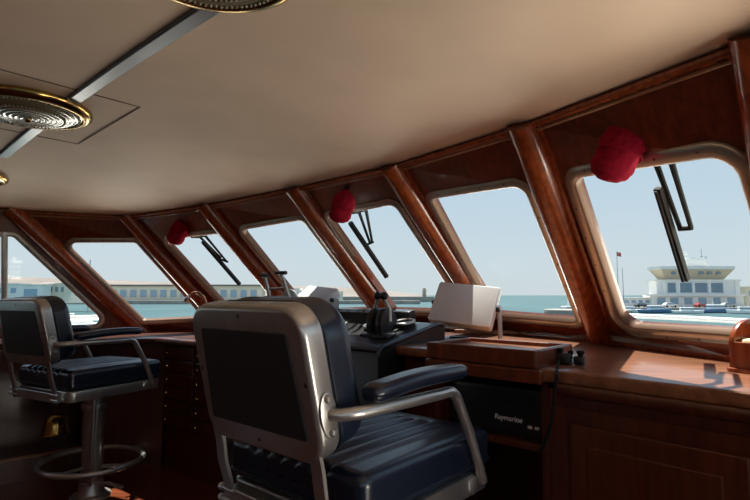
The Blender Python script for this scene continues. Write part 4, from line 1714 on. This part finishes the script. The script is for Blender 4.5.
# boats
def make_boat(x, yw, d, L, kind, label, yaw=0.0):
    t_ = thing('boat', label, 'boat', (xat(x, d), d, WATER), yaw, group='boats moored in the harbour')
    bm = bmesh.new()
    n_ = 12
    rows = []
    for (zz, kx, ky) in ((-.25, .86, .5), (.3, .94, .9), (L * .10, 1.0, 1.0), (L * .105, .97, .94)):
        row = []
        for k in range(n_ + 1):
            u = k / n_
            wdt = L * .15 * (1 - max(0, (u - .45) / .55) ** 2.2)
            row.append((((u - .5) * L * kx), wdt * ky, zz + (L * .03 * u * u if zz > .3 else 0)))
        rows.append([bm.verts.new(p_) for p_ in row] + [bm.verts.new((p_[0], -p_[1], p_[2])) for p_ in row[::-1]])
    for a_, c_ in zip(rows, rows[1:]):
        for k in range(len(a_)):
            bm.faces.new((a_[k], a_[(k + 1) % len(a_)], c_[(k + 1) % len(a_)], c_[k]))
    bm.faces.new(rows[-1]); bm.faces.new(rows[0][::-1])
    bmesh.ops.remove_doubles(bm, verts=bm.verts, dist=1e-4)
    obj('hull', bm, M['hullblue'] if kind == 'blue' else M['gelcoat'], t_)
    if kind != 'sail':
        bm = bmesh.new()
        box(bm, Matrix.Translation((-.04 * L, 0, L * .16)), L * .40, L * .20, L * .12, L * .012)
        c_ = obj('cabin', bm, M['gelcoat'], t_)
        bm = bmesh.new()
        box(bm, Matrix.Translation((-.04 * L, 0, L * .175)), L * .405, L * .205, L * .035)
        obj('cabin_windows', bm, M['windark'], c_)
        bm = bmesh.new()
        tube(bm, [(-.1 * L, 0, L * .2), (-.12 * L, 0, L * .42)], L * .006, 6)
        obj('mast', bm, M['gelcoat'], t_)
    else:
        bm = bmesh.new()
        box(bm, Matrix.Translation((0, 0, L * .125)), L * .32, L * .16, L * .05, L * .012)
        obj('cabin', bm, M['gelcoat'], t_)
        bm = bmesh.new()
        tube(bm, [(.08 * L, 0, L * .1), (.08 * L, 0, L * 1.15)], L * .007, 6)
        tube(bm, [(.08 * L, 0, L * .2), (-.36 * L, 0, L * .21)], L * .010, 6)
        obj('mast', bm, M['stone'], t_)
    return t_


make_boat(628, 0, 150, 8, 'motor', 'small white motor boat nearest the flagpoles', .2)
make_boat(655, 0, 146, 10, 'blue', 'blue hulled boat below the left corner of the harbour building', .1)
make_boat(686, 0, 142, 8, 'motor', 'small white motor boat below the middle of the harbour building', -.3)
make_boat(715, 0, 148, 11, 'blue', 'blue hulled boat below the right part of the harbour building', .1)
make_boat(742, 0, 140, 9, 'motor', 'larger white motor boat nearest the right edge of the picture', 2.9)
make_boat(571, 0, 128, 11, 'motor', 'little white boat beside the rounded jetty end', .3)
make_boat(84, 0, 75, 9, 'sail', 'white sailing boat with a bare mast in the right tip of the side window', .5)
make_boat(66, 0, 90, 9, 'motor', 'white motor boat just above the back of the far helm chair', .2)


# parked cars on the quay
def make_car(x, mat, label):
    d = 161
    z0 = zat(307.5, 158) + .02
    t_ = thing('parked_car', label, 'car', (xat(x, d), d, z0), group='cars parked on the quay')
    bm = bmesh.new()
    lp = [Vector(q) for q in ((-2.1, .3), (2.1, .3), (2.15, .75), (1.2, .9), (.6, 1.42), (-1.1, 1.45), (-1.8, .95), (-2.15, .85))]
    prism(bm, lp, -.85, .85, frame(Vector((0, 0, 0)), Vector((1, 0, 0)), Vector((0, 0, 1)), Vector((0, -1, 0))), .08, 2)
    b_ = obj('body', bm, mat, t_)
    bm = bmesh.new()
    lp = [Vector(q) for q in ((-1.45, .95), (.95, .95), (.52, 1.34), (-1.0, 1.36))]
    prism(bm, lp, -.87, .87, frame(Vector((0, 0, 0)), Vector((1, 0, 0)), Vector((0, 0, 1)), Vector((0, -1, 0))))
    obj('side_windows', bm, M['windark'], b_)
    for wx in (-1.3, 1.3):
        for wy in (-.80, .80):
            bm = bmesh.new()
            lathe(bm, frame(Vector((wx, wy, .32)), Vector((1, 0, 0)), Vector((0, 0, 1)), Vector((0, -1, 0))), [(0, -.1), (.32, -.1), (.32, .1), (0, .1)], 14)
            obj('wheel', bm, M['rubber'], t_)


M['car_red'] = plain('car_red', (.35, .05, .04), .3)
M['car_dark'] = plain('car_dark', (.06, .07, .09), .3)
make_car(640, M['car_dark'], 'dark car parked on the quay nearest the flagpoles')
make_car(668, M['white_paint'], 'white car parked below the left windows of the harbour building')
make_car(700, M['car_red'], 'red car parked in front of the harbour building')
make_car(726, M['grey'], 'grey car parked below the right end of the harbour building')
